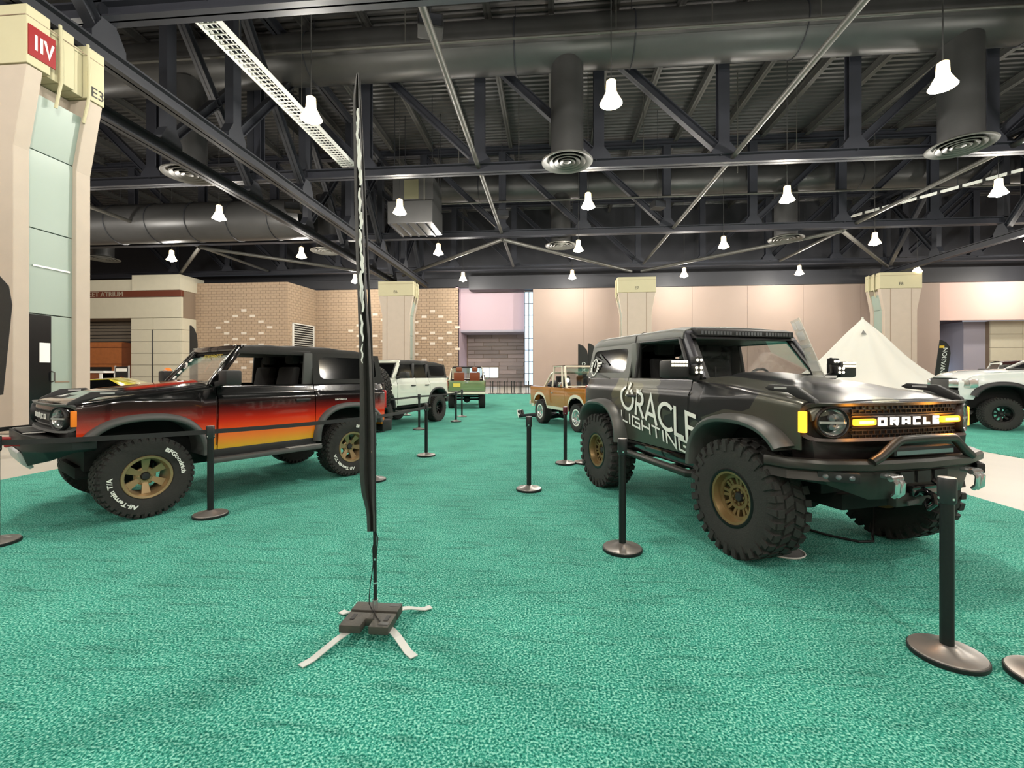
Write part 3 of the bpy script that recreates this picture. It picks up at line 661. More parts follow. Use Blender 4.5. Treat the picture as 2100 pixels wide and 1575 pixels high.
def flare(t, m, xc, hw, z0, hh, s, ybody, yout, a0, a1, dz, wid=.075, e=2.5, zmin=None):
    rows = []
    for k in lsp(a0, a1, 33):
        u = math.sin(k*PI/2); x = xc+hw*u; z = z0+hh*(1-abs(u)**e)**(1/e)
        nx = math.copysign(abs(u)**(e-1)/hw, u); nz = max((z-z0)/hh, 0)**(e-1)/hh; L = math.hypot(nx, nz) or 1; nx /= L; nz /= L
        P = lambda d, y: (x+nx*d, s*y, z+nz*d)
        rows.append([P(-.004, .58), P(-.004, yout-.012), P(.004, yout), P(.03, yout+.004), P(wid*.8, lerp(ybody, yout, .75)), P(wid, ybody+.004), P(wid, ybody-.03)])
    return MB().grid(rows).build('fender_flare', m, t, smooth=50, solid=.012, loc=(0, 0, dz))
def rrect(y0, y1, z0, z1, r, n=6):
    P = []
    for cy, cz, a in ((y1-r, z1-r, 0), (y0+r, z1-r, 90), (y0+r, z0+r, 180), (y1-r, z0+r, 270)):
        P += [(cy+r*math.cos(math.radians(a+90*i/n)), cz+r*math.sin(math.radians(a+90*i/n))) for i in range(n+1)]
    return P
def dens(P, step=.06):
    Q = []
    for i, p in enumerate(P):
        q = P[(i+1) % len(P)]; L = math.hypot(q[0]-p[0], q[1]-p[1]); k = max(1, int(L/step))
        Q += [(lerp(p[0], q[0], j/k), lerp(p[1], q[1], j/k)) for j in range(k)]
    return Q
def ringband(name, m, t, outer, inner, fx, d0, d1, dz, back=.08):
    """frame between two loops of (y,z) points of equal length on a front face x = fx(y)"""
    rows = [[(fx(y)-back, y, z) for y, z in outer], [(fx(y)+d0, y, z) for y, z in outer], [(fx(y)+d1, y, z) for y, z in inner], [(fx(y)-back, y, z) for y, z in inner]]
    return MB().grid(rows, wrap=True).build(name, m, t, smooth=40, loc=(0, 0, dz))
def plate(mb, P, fx, d):  # filled loop on a curved front, as strips between lower and upper halves
    ys = sorted(set(round(y, 4) for y, z in P)); 
    def zr(y):
        zs = []
        for i, p in enumerate(P):
            q = P[(i+1) % len(P)]
            if (p[0]-y)*(q[0]-y) <= 0 and p[0] != q[0]: zs.append(lerp(p[1], q[1], (y-p[0])/(q[0]-p[0])))
        return (min(zs), max(zs)) if zs else (P[0][1], P[0][1])
    rows = []
    for y in ys: a, b = zr(y); rows.append([(fx(y)+d, y, a), (fx(y)+d, y, (a+b)/2), (fx(y)+d, y, b)])
    mb.grid(rows); return mb
def seat(t, x, y, z, m, hr=True, w=.5):
    s = MB().box(x-.25, x+.27, y-w/2, y+w/2, z-.14, z).build('seat_cushion', m, t, bevel=.04, smooth=50)
    b = MB(); b.py([(x-.3, z-.05), (x-.15, z-.05), (x-.27, z+.56), (x-.38, z+.56)], y-w/2+.02, y+w/2-.02); b.build('seat_backrest', m, t, bevel=.04, smooth=50)
    if hr: MB().box(x-.42, x-.31, y-.13, y+.13, z+.6, z+.8).build('headrest', m, t, bevel=.045, smooth=50)
# ------------------------------------------------------------------ modern off-roader
def bronco(name, label, loc, ang, sp):
    t = thing(name, label, 'off-roader' if 'cat' not in sp else sp['cat'], loc, math.radians(ang))
    wb, dz = sp['wb'], sp['dz']; xr = -wb-.67; paint = sp['paint']; D = (0, 0, dz); kit = sp['kit']; yo = sp['ytire']
    PW = [(.55, .875), (.66, .9), (.85, .922), (1.1, .93), (1.26, .926), (1.285, .918), (1.305, .892), (1.42, .868), (1.5, .85)]
    def ys(x, z):
        q = ip(PW, z)
        if x > .25: q -= .05*((x-.25)/.44)**2.2
        if x < xr+.3: q -= .05*((xr+.3-x)/.3)**2
        return q
    zf = lambda x: ip([(-.7, 1.39), (.3, 1.275), (.52, 1.245), (.67, 1.20)], x)
    ysf = lambda x, z: ys(x, .6+(z-.6)*(ip([(-.7, zf(-.7)), (.2, 1.27)], x)-.6)/(zf(x)-.6))
    HW, Z0, HH = .535, .60, .46; XA = [(0, HW), (-wb, HW)]
    def zb(x):
        z = max(arch(x, 0, HW, Z0, HH), arch(x, -wb, HW, Z0, HH))
        if x > .35: z = max(z, .905)
        if x < -wb-.3: z = max(z, .82)
        return z
    doors = sp.get('doors', [(-.712, -1.968)])
    for s in (1, -1):
        skin(t, 'front_fender', paint, cols(.565, -.70, XA, 20), zb, zf, ysf, s, 12, dz, curl=[(.012, .02), (.035, .034), (.075, .04)])
        for (a, b) in doors:
            d = skin(t, 'door', paint, cols(a, b, XA, 16), lambda x: max(zb(x), .645), lambda x: 1.42, ys, s, 26, dz, curl=[(.01, .008), (.06, .01)])
            MB().box(b+.08, b+.29, s*.94-.016, s*.94+.016, 1.19, 1.225).build('door_handle', dplastic, d, bevel=.012)
            MB().box(b+.06, a-.06, s*.835-.015, s*.835+.015, .66, 1.40).build('door_inner_panel', underm, d, smooth=0)
        skin(t, 'quarter_panel', paint, cols(doors[-1][1]-.012, xr, XA, 18), zb, lambda x: 1.42, ys, s, 26, dz, curl=[(.01, .008), (.08, .01)])
        flare(t, sp['flare'], 0, HW, Z0, HH, s, .925, sp['yflare'], -1, .66, dz)
        flare(t, sp['flare'], -wb, HW, Z0, HH, s, .925, sp['yflare'], -.82, 1, dz)
        MB().bar((-.69, s*.925, 1.3), (-.69, s*.925, .7), .01, .004).build('door_gap_trim', underm, t, smooth=0, loc=D)
        # mirror
        ms = 1 if s > 0 else -1; mp = sp.get('mirror', dplastic)
        mr = MB(); mx = sp.get('mx', 0); mr.box(-.86+mx, -.68+mx, min(ms*.99, ms*1.23), max(ms*.99, ms*1.23), 1.44, 1.62); mo = mr.build('side_mirror', mp, t, bevel=.03, smooth=50, loc=D)
        MB().bar((-.72+mx, ms*.86, 1.44), (-.76+mx, ms*1.02, 1.48), .08, .07).build('mirror_arm', dplastic, mo, bevel=.015)
        if sp.get('leds'):
            for i in range(6):
                for j in range(2): MB().box(-.682+mx, -.672+mx, ms*(1.035+i*.032)-.011, ms*(1.035+i*.032)+.011, 1.555+j*.035, 1.58+j*.035).build('led_spot', ledm, mo, smooth=0)
            for (x, yy, z, w_) in ((-.60, .90, 1.62, .045), (-.57, .93, 1.52, .055)):
                p = MB().box(x-.05, x+.03, ms*yy-w_, ms*yy+w_, z-w_*.8, z+w_*.8).build('pod_light', dplastic, t, bevel=.012, loc=D)
                for q in (-.5, .5):
                    for r in ((0,) if w_ < .05 else (-.4, .4)): MB().ball((x+.032, ms*yy+q*w_, z+r*w_), .016, 8).build('pod_lens', ledm, p)
            MB().tube([(-.66, ms*.8, 1.42), (-.6, ms*.86, 1.5), (-.62, ms*.88, 1.66)], .014, 6).build('pod_bracket', steelbar, t, loc=D)
    # hood
    def zh(x, y):
        e = zf(x)+.04; u = abs(y)/.80
        z = e+.045*(1-u**4)+.03*max(0, 1-(abs(y)/.42)**6)*min(1, max(0, (.5-x)/.25))
        return z
    rows = []
    for x in [.715, .71, .695]+lsp(.665, -.66, 18):
        q = []
        for y in lsp(-.845, .845, 33):
            xf = x-(.10*(abs(y)/.84)**2.6 if x > .3 else .10*(abs(y)/.84)**2.6*max(0, (x+.1)/.4))
            z = zh(min(x, .665), y)-{.715: .085, .71: .04, .695: .012}.get(x, 0)
            if abs(y) > .83: z -= .02
            q.append((xf, y, z))
        rows.append(q)
    hd = MB().grid(rows).build('hood', sp['hood'], t, smooth=50, solid=.02, loc=D)
    for s in (1, -1):
        MB().py([(.625, 1.25), (.61, 1.285), (.44, 1.385), (.20, 1.395), (.15, 1.365), (.19, 1.345), (.38, 1.33), (.55, 1.25)], s*.80-.022, s*.80+.022).build('trail_sight', dplastic, hd, bevel=.008, smooth=50)
        MB().box(.25, .37, s*.80-.024, s*.80+.024, 1.36, 1.376).build('sight_slot', silverp, hd, smooth=0)
    MB().py([(-.62, 1.40), (-.64, 1.425), (-.84, 1.445), (-.84, 1.36)], -.80, .80).build('cowl', dplastic, t, loc=D)
    for y in (-.1, .42):
        wp = MB().tube([(-.70, y, 1.445), (-.72, y+.1, 1.47), (-.74, y+.45, 1.475)], .012, 6).build('wiper', dplastic, t, loc=D)
    # front face
    fx = lambda y: .74-.05*(abs(y)/.7)**2.2-.10*(max(0, abs(y)-.70)/.18)**1.7
    fr = sp['face']; zl, zu = .975, 1.262
    outer = dens(rrect(-.90, .90, zl, zu, .09)); inner = [(y*.97, lerp(1.118, z, .84)) for y, z in outer]
    gr = ringband('grille_surround', fr, t, outer, inner, fx, 0, -.012, dz)
    plate(MB(), outer, fx, -.05).build('grille_back', underm if sp['kind'] != 'slots' else fr, gr, smooth=50)
    for s in (1, -1):
        HL = Matrix.Translation((.668, s*.715, 1.118))@Matrix.Rotation(s*.37, 4, 'Z')@Matrix.Rotation(PI/2, 4, 'Y')
        MB().lathe([(.118, -.06), (.124, .0), (.114, .012), (.102, .0), (.1, -.03)], 28, HL).build('headlight', sp['ringm'], gr, smooth=50)
        MB().lathe([(.1, .0), (.085, -.03), (.05, -.045), (.001, -.05)], 24, HL).build('headlight_reflector', chrome, gr, smooth=60)
        MB().lathe([(.1, .0), (.08, .014), (.04, .022), (.001, .024)], 24, HL).build('headlight_lens', glass, gr, smooth=60)
        for q in (-.032, .032): MB().lathe([(.026, -.02), (.024, .0), (.001, .004)], 14, HL@Matrix.Translation((-q, 0, 0))).build('headlight_projector', lensg, gr, smooth=60)
        MB().obox(HL@Vector((0, 0, .004)), (.012, .19, .016), Matrix.Rotation(s*.37, 3, 'Z')).build('headlight_bar', silverp, gr)
        MB().pz([(.562, s*.88), (.606, s*.88), (.606, s*.905), (.595, s*.918), (.562, s*.925)], 1.04, 1.20).build('side_marker', sp['amber'], t, bevel=.006, loc=D)
    # front apron below the grille
    MB().px([(-.82, .80), (.82, .80), (.85, .985), (-.85, .985)], .42, .62).build('front_apron', sp.get('apron', dplastic), t, bevel=.02, loc=D)
    if sp['kind'] == 'slots':
        for z in (1.175, 1.215, 1.02, 1.06):
            g_ = MB(); rows = [[(fx(y)-.044, y, z-.011), (fx(y)-.044, y, z+.011)] for y in lsp(-.44, .44, 17)]; g_.grid(rows).build('grille_slot', underm, gr, smooth=0, solid=.006)
        for z in (1.195, 1.04): g_ = MB().grid([[(fx(y)-.03, y, z-.008), (fx(y)-.026, y, z), (fx(y)-.03, y, z+.008)] for y in lsp(-.45, .45, 17)]).build('grille_bar', fr, gr, solid=.01)
        g_ = MB().grid([[(fx(y)-.036, y, 1.085), (fx(y)-.03, y, 1.12), (fx(y)-.036, y, 1.155)] for y in lsp(-.5, .5, 21)]).build('name_bar', fr, gr, solid=.01)
        strokes('name_letters', 'BRONCO', SQ, .046, .013, .06, lambda u, v, th: (fx(-.36+u)-.026+th, -.36+u, 1.098+v), sp['lett'], gr, th=.006, sx=1.25, each=True)
    else:
        mm = MB(); zz = [.993+i*.0312 for i in range(9)]
        for i, z in enumerate(zz):
            if 1.07 < z < 1.165: continue
            for a, b in zip(lsp(-.56, .56, 21), lsp(-.56, .56, 21)[1:]): mm.bar((fx(a)-.02, a, z), (fx(b)-.02, b, z), .012, .006)
        for i in range(8):
            z0, z1 = zz[i], zz[i+1]
            if z1 > 1.085 and z0 < 1.15: continue
            for j in range(20):
                y = -.55+j*.057+(i % 2)*.028
                if y < .56: mm.bar((fx(y)-.02, y, z0), (fx(y)-.02, y, z1), .008, .01, (1, 0, 0))
        mm.build('grille_mesh', sp['meshm'], gr, smooth=0, kind='stuff')
        for z in (1.08, 1.16): MB().grid([[(fx(y)-.016, y, z-.006), (fx(y)-.012, y, z+.006)] for y in lsp(-.56, .56, 21)]).build('grille_bar', fr, gr, solid=.01)
        strokes('grille_letters', 'ORACLE', SQ, .052, .017, .05, lambda u, v, th: (fx(-.33+u)-.008+th, -.33+u, 1.093+v), lit_white, gr, th=.01, sx=1.2, each=True)
        for s in (1, -1):
            MB().box(fx(.46)-.02, fx(.46)+.014, s*.46-.105, s*.46+.105, 1.094, 1.144).build('amber_light', amber_on, gr, bevel=.012)
            MB().box(fx(.46), fx(.46)+.018, s*.46-.075, s*.46+.075, 1.108, 1.130).build('amber_core', amber_core, gr, bevel=.006)
            ld = bpy.data.lights.new('amber_glow', 'POINT'); ld.energy = 2.2; ld.color = (1, .36, .03); ld.shadow_soft_size = .04; lo = bpy.data.objects.new('amber_glow', ld); col.objects.link(lo); lo.parent = t; lo.location = (fx(.46)+.07, s*.46, 1.118+dz)
    # windshield, pillars
    PB, PT = (-.66, .80, 1.42), (-1.03, .715, 1.91)
    for s in (1, -1):
        MB().bar((PB[0], s*PB[1], PB[2]), (PT[0]-.01, s*PT[1], PT[2]+.02), .075, .09, (1, 0, .6)).build('a_pillar', sp['pillar'], t, bevel=.018, smooth=50, loc=D)
        MB().bar((PB[0]+.02, s*(PB[1]-.06), PB[2]), (PT[0]+.03, s*(PT[1]-.06), PT[2]), .05, .02, (1, 0, .6)).build('windshield_seal', dplastic, t, smooth=0, loc=D)
    MB().bar((PT[0], -.74, PT[2]+.01), (PT[0], .74, PT[2]+.01), .12, .075).build('windshield_header', sp['pillar'], t, bevel=.02, smooth=50, loc=D)
    if sp.get('banner'): MB().add([(-.975, -.69, 1.80), (-.975, .69, 1.80), (-1.035, .68, 1.885), (-1.035, -.68, 1.885)], [(0, 1, 2, 3)]).build('windshield_banner', gloss_black, t, smooth=0, solid=.004, loc=D)
    MB().add([(PB[0], -.78, 1.43), (PB[0], .78, 1.43), (PT[0], .70, 1.89), (PT[0], -.70, 1.89)], [(0, 1, 2, 3)]).build('windshield', sp.get('glass', glass), t, smooth=0, solid=.006, loc=D)
    # door uppers
    b_end = doors[-1][1]
    for s in (1, -1):
        MB().bar((PT[0]-.02, s*.735, 1.885), (b_end-.02, s*.745, 1.885), .05, .05).build('roof_rail', dplastic, t, bevel=.01, loc=D)
        for (a, b) in doors:
            MB().py([(b-.02, 1.42), (b+.13, 1.42), (b+.10, 1.88), (b-.02, 1.88)], s*.80-.02, s*.80+.02).build('b_pillar', sp['bpil'], t, bevel=.012, loc=D)
            if sp.get('doorframe'): MB().tube([(PB[0]-.1, s*.845, 1.43), (PT[0]-.02, s*.765, 1.87), (b+.12, s*.765, 1.875), (b+.13, s*.84, 1.43)], .026, 8).build('door_frame', dplastic, t, loc=D)
            if sp.get('sideglass'): MB().add([(PB[0]-.1, s*.835, 1.43), (b+.1, s*.835, 1.43), (b+.1, s*.76, 1.87), (PT[0]-.02, s*.76, 1.87)] if a > -.8 else [(a, s*.835, 1.43), (b+.1, s*.835, 1.43), (b+.1, s*.76, 1.87), (a, s*.76, 1.87)], [(0, 1, 2, 3)]).build('side_glass', tint, t, smooth=0, solid=.006, loc=D)
    # roof
    soft = sp['top'] == 'soft'; rm = sp['roofm']; rows = []; xe = xr+.06
    for i, x in enumerate(lsp(-1.0, xe, 25)):
        f = min(1, i/2.0); g = min(1, (24-i)/2.5); zt = (1.945+.03*math.sin(PI*min(1, (i+4)/30)) if soft else 2.012)-.03*(1-f)-.06*(1-g)**2
        if soft: zt += .006*math.cos(i*1.3)
        if soft: zt -= .05*max(0, (i-14)/10)**1.5
        zs = 1.865-(.02 if soft else 0)-.03*(1-g)**2
        half = [(.772, zs), (.774, zs+.02), (.762, lerp(zs, zt, .62)), (.735, lerp(zs, zt, .86)), (.66, zt), (.4, zt+.018), (0, zt+.024)]
        rows.append([(x, y, z) for y, z in half]+[(x, -y, z) for y, z in half[-2::-1]]+[(x, -.6, zs), (x, .6, zs)])
    mbr = MB().grid(rows, wrap=True); n_ = len(rows[0]); mbr.add(rows[0], [tuple(range(n_))]); mbr.add(rows[-1], [tuple(range(n_))])
    mbr.build('roof', rm, t, smooth=50, loc=D)
    if not soft:
        for x in (b_end+.02,): MB().tube([(x, y, z) for (_, y, z) in [(0, .776, 1.87), (0, .768, 1.962), (0, .67, 2.013), (0, 0, 2.038), (0, -.67, 2.013), (0, -.768, 1.962), (0, -.776, 1.87)]], .006, 6).build('roof_seam', underm, t, loc=D)
    # rear quarter top with its window
    qa, qb = b_end-.01, xr+.03
    def sy(z): return ip([(1.42, .865), (1.88, .775)], z)
    O = dens([(qa, 1.425), (qa, 1.875), (qb-.02+.05, 1.875), (qb, 1.425)], .05); n_ = len(O)
    W_ = [(qa-.13, 1.50), (qa-.10, 1.83), (qb+.16, 1.825), (qb+.12, 1.50)]
    cx_, cz_ = (qa+qb)/2, 1.66
    I = []
    for (x, z) in O:
        # project outer loop point onto the window loop
        u = (x-cx_)/((qa-qb)/2); v = (z-cz_)/.225; m_ = max(abs(u), abs(v)); u /= m_; v /= m_
        r_ = min(1, 1/ (abs(u)**8+abs(v)**8)**(1/8)); I.append((cx_+u*r_*((qa-qb)/2-.115), cz_+v*r_*.165))
    for s in (1, -1):
        rows = [[(x, s*sy(z), z) for x, z in O], [(x, s*(sy(z)+.002), z) for x, z in I]]
        qp = MB().grid(rows, wrap=True).build('quarter_top', sp['quart'], t, smooth=50, solid=.02, loc=D)
        MB().add([(x, s*(sy(z)-.004), z) for x, z in I], [tuple(range(n_))]).build('quarter_window', tint, qp, smooth=0, solid=.005)
    # tail
    tg = MB().box(xr-.03, xr+.03, -.84, .84, .72, 1.42).build('tailgate', paint, t, bevel=.02, loc=D)
    MB().add([(xr, -.76, 1.44), (xr, .76, 1.44), (xr+.06, .70, 1.85), (xr+.06, -.70, 1.85)], [(0, 1, 2, 3)]).build('rear_window', tint, t, smooth=0, solid=.01, loc=D)
    for s in (1, -1): MB().box(xr-.05, xr+.06, s*.80-.07, s*.80+.07, 1.0, 1.3).build('tail_light', redlens, t, bevel=.02, loc=D)
    MB().box(xr-.18, xr+.02, -.85, .85, .60, .80).build('rear_bumper', dplastic, t, bevel=.03, loc=D)
    # underbody and cabin
    ub = MB().box(.45, -.62, -.56, .56, .52, 1.12).box(-.70, b_end, -.80, .80, .56, .98).box(b_end, xr+.05, -.56, .56, .55, 1.1)
    ub.build('underbody', underm, t, smooth=0, loc=D)
    MB().box(.5, xr+.1, -.40, .40, .42, .56).build('chassis_frame', underm, t, bevel=.03, loc=(0, 0, dz*.6))
    for x in (0, -wb): 
        MB().cyl((x, -.8, kit.R), (x, .8, kit.R), .05, n=12).build('axle', underm, t); MB().ball((x, .1 if x else -.2, kit.R), .15, 12, sy=.9).build('differential', underm, t)
        for s in (1, -1): MB().cyl((x-.12, s*.5, kit.R-.05), (x-.2, s*.46, 1.0), .045, n=10).build('shock_absorber', steelbar, t)
    MB().box(-.80, -1.02, -.78, .78, 1.05, 1.42).build('dashboard', seatm, t, bevel=.04, loc=D)
    sw = MB(); sw.tube([(-1.13+.05*math.sin(a), .37+.18*math.cos(a), 1.36+.18*math.sin(a)) for a in lsp(0, 2*PI, 25)[:-1]], .016, 8, closed=True)
    sw.tube([(-1.13, .20, 1.36), (-1.1, .37, 1.34), (-1.13, .54, 1.36)], .015, 6).cyl((-1.1, .37, 1.34), (-.95, .37, 1.3), .03, n=8).build('steering_wheel', dplastic, t, loc=D)
    for y in (.37, -.37): seat(bodyseat(t, D), -1.55, y, 1.12, seatm)
    bx = -wb-.05+.35 if wb > 2.7 else -2.35
    for y in (.33, -.33): seat(bodyseat(t, D), bx, y, 1.14, seatm, True, .55)
    for x in (b_end-.02,): MB().tube([(x, .72, 1.0), (x, .70, 1.80), (x, .6, 1.87), (x, -.6, 1.87), (x, -.70, 1.80), (x, -.72, 1.0)], .04, 10).build('roll_bar', dplastic, t, loc=D)
    # wheels
    h = kit.w/2
    for x, k_ in ((0, 0), (-wb, 1)):
        for s in (1, -1): kit.put(t, (x, s*(yo-h), kit.R+.003), 0 if s > 0 else PI, sp.get('spin', 0)+k_*.35)
    if sp.get('spare', True):
        o = kit.put(t, (xr-.36, 0, 1.27+dz), PI/2, .3); MB().box(-.14, .14, -.34, -.05, -.16, .12).build('spare_bracket', dplastic, o)
    return t
def bodyseat(t, D):
    class _P: pass
    global _seat_parent
    o = bpy.data.objects.new('seat', None); col.objects.link(o); o.parent = t; o.location = D; return o
# ------------------------------------------------------------------ sunset-fade off-roader (left)
kitL = WheelKit(.445, .315, .225, 'at', 'six', bronze, letters=True)
softL = mat('soft_top_black', C(24,24,22), .8, bump=.25, bscale=18)
carL = bronco('off_roader', 'two-door off-roader fading from black to red, orange and yellow with a black soft top', (-5.25, 5.12, 0), -121.9,
    dict(wb=2.56, dz=.01, paint=sunset, hood=sunhood, face=plastic, flare=plastic, yflare=1.0, ytire=.985, kit=kitL, kind='slots', ringm=dplastic, amber=amber_off, lett=lettw,
         pillar=gloss_black, bpil=plastic, top='soft', roofm=softL, quart=softL, banner=True, mirror=dplastic))
dL = (0, 0, .015)
def wsfn(u, v, q): return (lerp(-.955, -1.035, v/.085)+.008+q, -u, lerp(1.80, 1.885, v/.085))
text_on('windshield_lettering', 'PONYPARTS', .075, lambda u, v, q: (-.968-.055*(v/.085)+.012, u*1.0+.0, 1.805+v), mat('yellow_print', C(220,200,60), .5), carL, sx=1.5, bold=.001)
stk = [(.66, 1.78, .05), (.69, 1.70, .05), (.70, 1.61, .05), (.73, 1.53, .045)]
for i, (y, z, r) in enumerate(stk):
    x = lerp(-.66, -1.03, (z-1.42)/.49)+.02
    for s in (1, -1):
        if i == 1: MB().cyl((x-.012, s*y*.93, z), (x+.006, s*y*.93, z+.004), r, n=18).build('sticker', lettw, carL); MB().cyl((x-.012, s*y*.93, z), (x+.009, s*y*.93, z+.004), r*.6, n=18).build('sticker_centre', plastic, carL)
        else: MB().obox((x, s*y*.93, z), (.008, .09, .055), Matrix.Rotation(-.64, 3, 'Y')).build('sticker', lettw, carL, smooth=0)
for s in (1, -1):
    st = MB().box(-2.03, -.60, s*.86, s*1.02, .50, .56).build('running_board', plastic, carL, bevel=.02); MB().box(-2.03, -1.55, s*.88, s*1.0, .561, .566).build('step_pad', silverp, st, smooth=0)
    MB().box(-2.0, -.62, s*.80, s*.90, .54, .66).build('rocker_panel', dplastic, carL, bevel=.02)
    for x in (-.9, -1.7): MB().bar((x, s*.5, .55), (x, s*.9, .53), .06, .04).build('step_bracket', underm, carL)
text_on('fender_badge', 'BRONCO', .035, lambda u, v, q: (-2.38-u, .935+q, 1.185+v), lettw, carL, sx=1.3)
# steel winch bumper
def zt_(x): return .985
bm_ = MB(); top = [(.90, -.46), (.90, .46), (.78, .76), (.60, .96), (.42, .98), (.42, -.98), (.60, -.96), (.78, -.76)]
lowp = [(.85, -.40), (.85, .40), (.72, .66), (.56, .82), (.40, .82), (.40, -.82), (.56, -.82), (.72, -.66)]
P0 = [(x, y, .97 if abs(y) < .5 else (.93 if abs(y) < .8 else .90)) for x, y in top]; P1 = [(x, y, .80 if abs(y) < .5 else (.80 if abs(y) < .8 else .82)) for x, y in top]; P2 = [(x, y, .64 if abs(y) < .5 else (.70 if abs(y) < .7 else .78)) for x, y in lowp]
bm_.grid([P0, P1, P2], wrap=True); bm_.add(P0, [tuple(range(8))]); bm_.add(P2, [tuple(range(8))])
bL = bm_.build('steel_bumper', mat('bumper_black', C(26,26,27), .5), carL, bevel=.012)
MB().box(.72, .88, -.30, .30, .972, .985).build('winch_cover', dplastic, bL, bevel=.006)
for s in (1, -1): MB().box(.72, .88, s*.38-.035, s*.38+.035, .972, .978).build('top_slot', silverp, bL, smooth=0)
MB().py([(.905, .80), (.925, .78), (.89, .66), (.83, .60), (.80, .62)], -.40, .40).build('skid_plate', silverp, bL, bevel=.008)
for s in (1, -1): MB().tube([(.88, s*.34-.03, .86), (.96, s*.34-.03, .87), (.99, s*.34, .86), (.96, s*.34+.03, .87), (.88, s*.34+.03, .86)], .018, 8).build('tow_shackle', redhook, bL)
MB().cyl((-.51, -.84, 1.36), (-.51, -.84, 2.22), .007, n=6).build('whip_antenna', dplastic, carL)
# ------------------------------------------------------------------ charcoal lettered off-roader (right)
kitR = WheelKit(.508, .335, .225, 'mud', 'grid', bronze_d, ring=blackalloy)
hardR = mat('grey_hardtop', C(102,104,100), .48, bump=.1, bscale=120)
facem = mat('grille_charcoal', C(58,50,46), .4, .2); meshm = mat('grille_mesh_black', C(34,28,26), .4)
flareR = mat('flare_charcoal', C(88,88,86), .42, .25)
DZ = .105
carR = bronco('off_roader', 'charcoal two-door off-roader with large white side lettering and lit amber grille lamps', (2.52, 4.44, 0), -69.0,
    dict(wb=2.55, dz=DZ, paint=camo, hood=camo, face=facem, flare=flareR, yflare=1.065, ytire=1.05, kit=kitR, kind='mesh', ringm=meshm, meshm=meshm, amber=amber_on,
         pillar=mat('pillar_charcoal', C(70,70,76), .3, .4), bpil=hardR, top='hard', roofm=hardR, quart=hardR, leds=True, mx=.09, doorframe=True, mirror=dplastic, spin=.1, apron=mat('apron_charcoal', C(44,40,40), .35, .3)))
PWR = [(.55, .875), (.66, .9), (.85, .922), (1.1, .93), (1.26, .926), (1.285, .918), (1.305, .892), (1.42, .868)]
def sideR(x, z): return (x, -(ip(PWR, z-DZ)+.011), z)
def baseline(u): return -1.99+u
# ORACLE: first letter rearmost, reading forward
strokes('side_lettering', 'ORACLE', GEO, .315, .043, .018, lambda u, v, q: (lambda x, z: (x, -(ip(PWR, z-DZ)+.010+q), z))(-2.05+u*1.03, 1.155+v-.205*u), lettw, carR, label='large white door lettering')
strokes('side_lettering', 'LIGHTING', SQ, .13, .022, .036, lambda u, v, q: (lambda x, z: (x, -(ip(PWR, z-DZ)+.010+q), z))(-2.035+u*1.02, .985+v-.178*u), lettw, carR, label='smaller white door lettering below', sx=1.2)
strokes('hood_side_lettering', 'ORACLE', SQ, .07, .014, .03, lambda u, v, q: (-.42+u, -(.80+q-(v-.03)*.5), 1.385+v-.105*u), dplastic, carR, sx=1.25)
# window emblem
ew = lambda u, v, q: (-2.98+u, -(ip([(1.42+DZ, .865), (1.88+DZ, .775)], 1.68+v)+.012+q), 1.68+v)
e_ = MB(); ribbon(e_, arc(0, 0, .085, .12, 0, 360, 26)[:-1], .02, ew, closed=True); ribbon(e_, [(.01, .1), (-.01, 0)], .02, ew)
for k_ in range(4): ribbon(e_, [(.09, .06-.035*k_), (.21-.035*k_, .07-.045*k_)], .028, ew); ribbon(e_, [(-.09, .06-.035*k_), (-.12, .07-.045*k_)], .028, ew)
e_.build('window_emblem', lettw, carR, smooth=0)
s_ = MB()
for (a, b, w_) in (((-.02, .16), (.32, .06), .03), ((.10, .19), (.42, .03), .03), ((.12, -.09), (.52, -.16), .022)): ribbon(s_, [a, b], w_, ew)
s_.build('window_stripe', plastic, carR, smooth=0)
for s in (1, -1):
    MB().tube([(-.62, s*.90, .585), (-.66, s*.965, .575), (-1.95, s*.965, .60), (-2.0, s*.90, .62)], .042, 12).build('rock_slider', steelbar, carR)
    MB().box(-2.02, -.60, s*.80, s*.905, .62, .745).build('rocker_panel', gloss_black, carR, bevel=.02)
    for x in (-.95, -1.6): MB().bar((x, s*.4, .6), (x, s*.95, .59), .06, .05).build('slider_bracket', underm, carR)
# roof light bar
lb_ = MB().py([(-.98, 1.99), (-.90, 2.005), (-.90, 2.07), (-1.0, 2.10), (-1.06, 2.085), (-1.06, 2.0)], -.66, .66).build('roof_light_bar', dplastic, carR, bevel=.008)
for i in range(30):
    if i in (10, 20): continue
    y = -.60+i*.0414; MB().box(-.902, -.893, y-.014, y+.014, 2.017, 2.055).build('bar_lens', lensg, lb_, smooth=0)
MB().py([(-.95, 1.975), (-.88, 1.97), (-1.0, 2.05)], -.70, .70).build('visor', dplastic, carR)
# front bumper
hb_ = [(.38, -1.06), (.56, -1.02), (.73, -.84), (.83, -.52), (.86, 0), (.83, .52), (.73, .84), (.56, 1.02), (.38, 1.06)]
rows = []
for x, y in hb_:
    a = math.atan2(y, x+.4); cx, cy = math.cos(a), math.sin(a); rows.append([(x-.07*cx, y-.07*cy, .955), (x-.01*cx, y-.01*cy, .952), (x+.005*cx, y+.005*cy, .93), (x+.002*cx, y+.002*cy, .885), (x-.02*cx, y-.02*cy, .872), (x-.08*cx, y-.08*cy, .88)])
mbb = MB().grid(rows, wrap=True); mbb.add(rows[0], [tuple(range(6))]); mbb.add(rows[-1], [tuple(range(6))]); bR = mbb.build('steel_bumper', steelbar, carR, smooth=35)
low = [(.34, -1.0, .84), (.50, -.94, .82), (.66, -.76, .76), (.77, -.50, .66), (.80, 0, .64), (.77, .50, .66), (.66, .76, .76), (.50, .94, .82), (.34, 1.0, .84)]
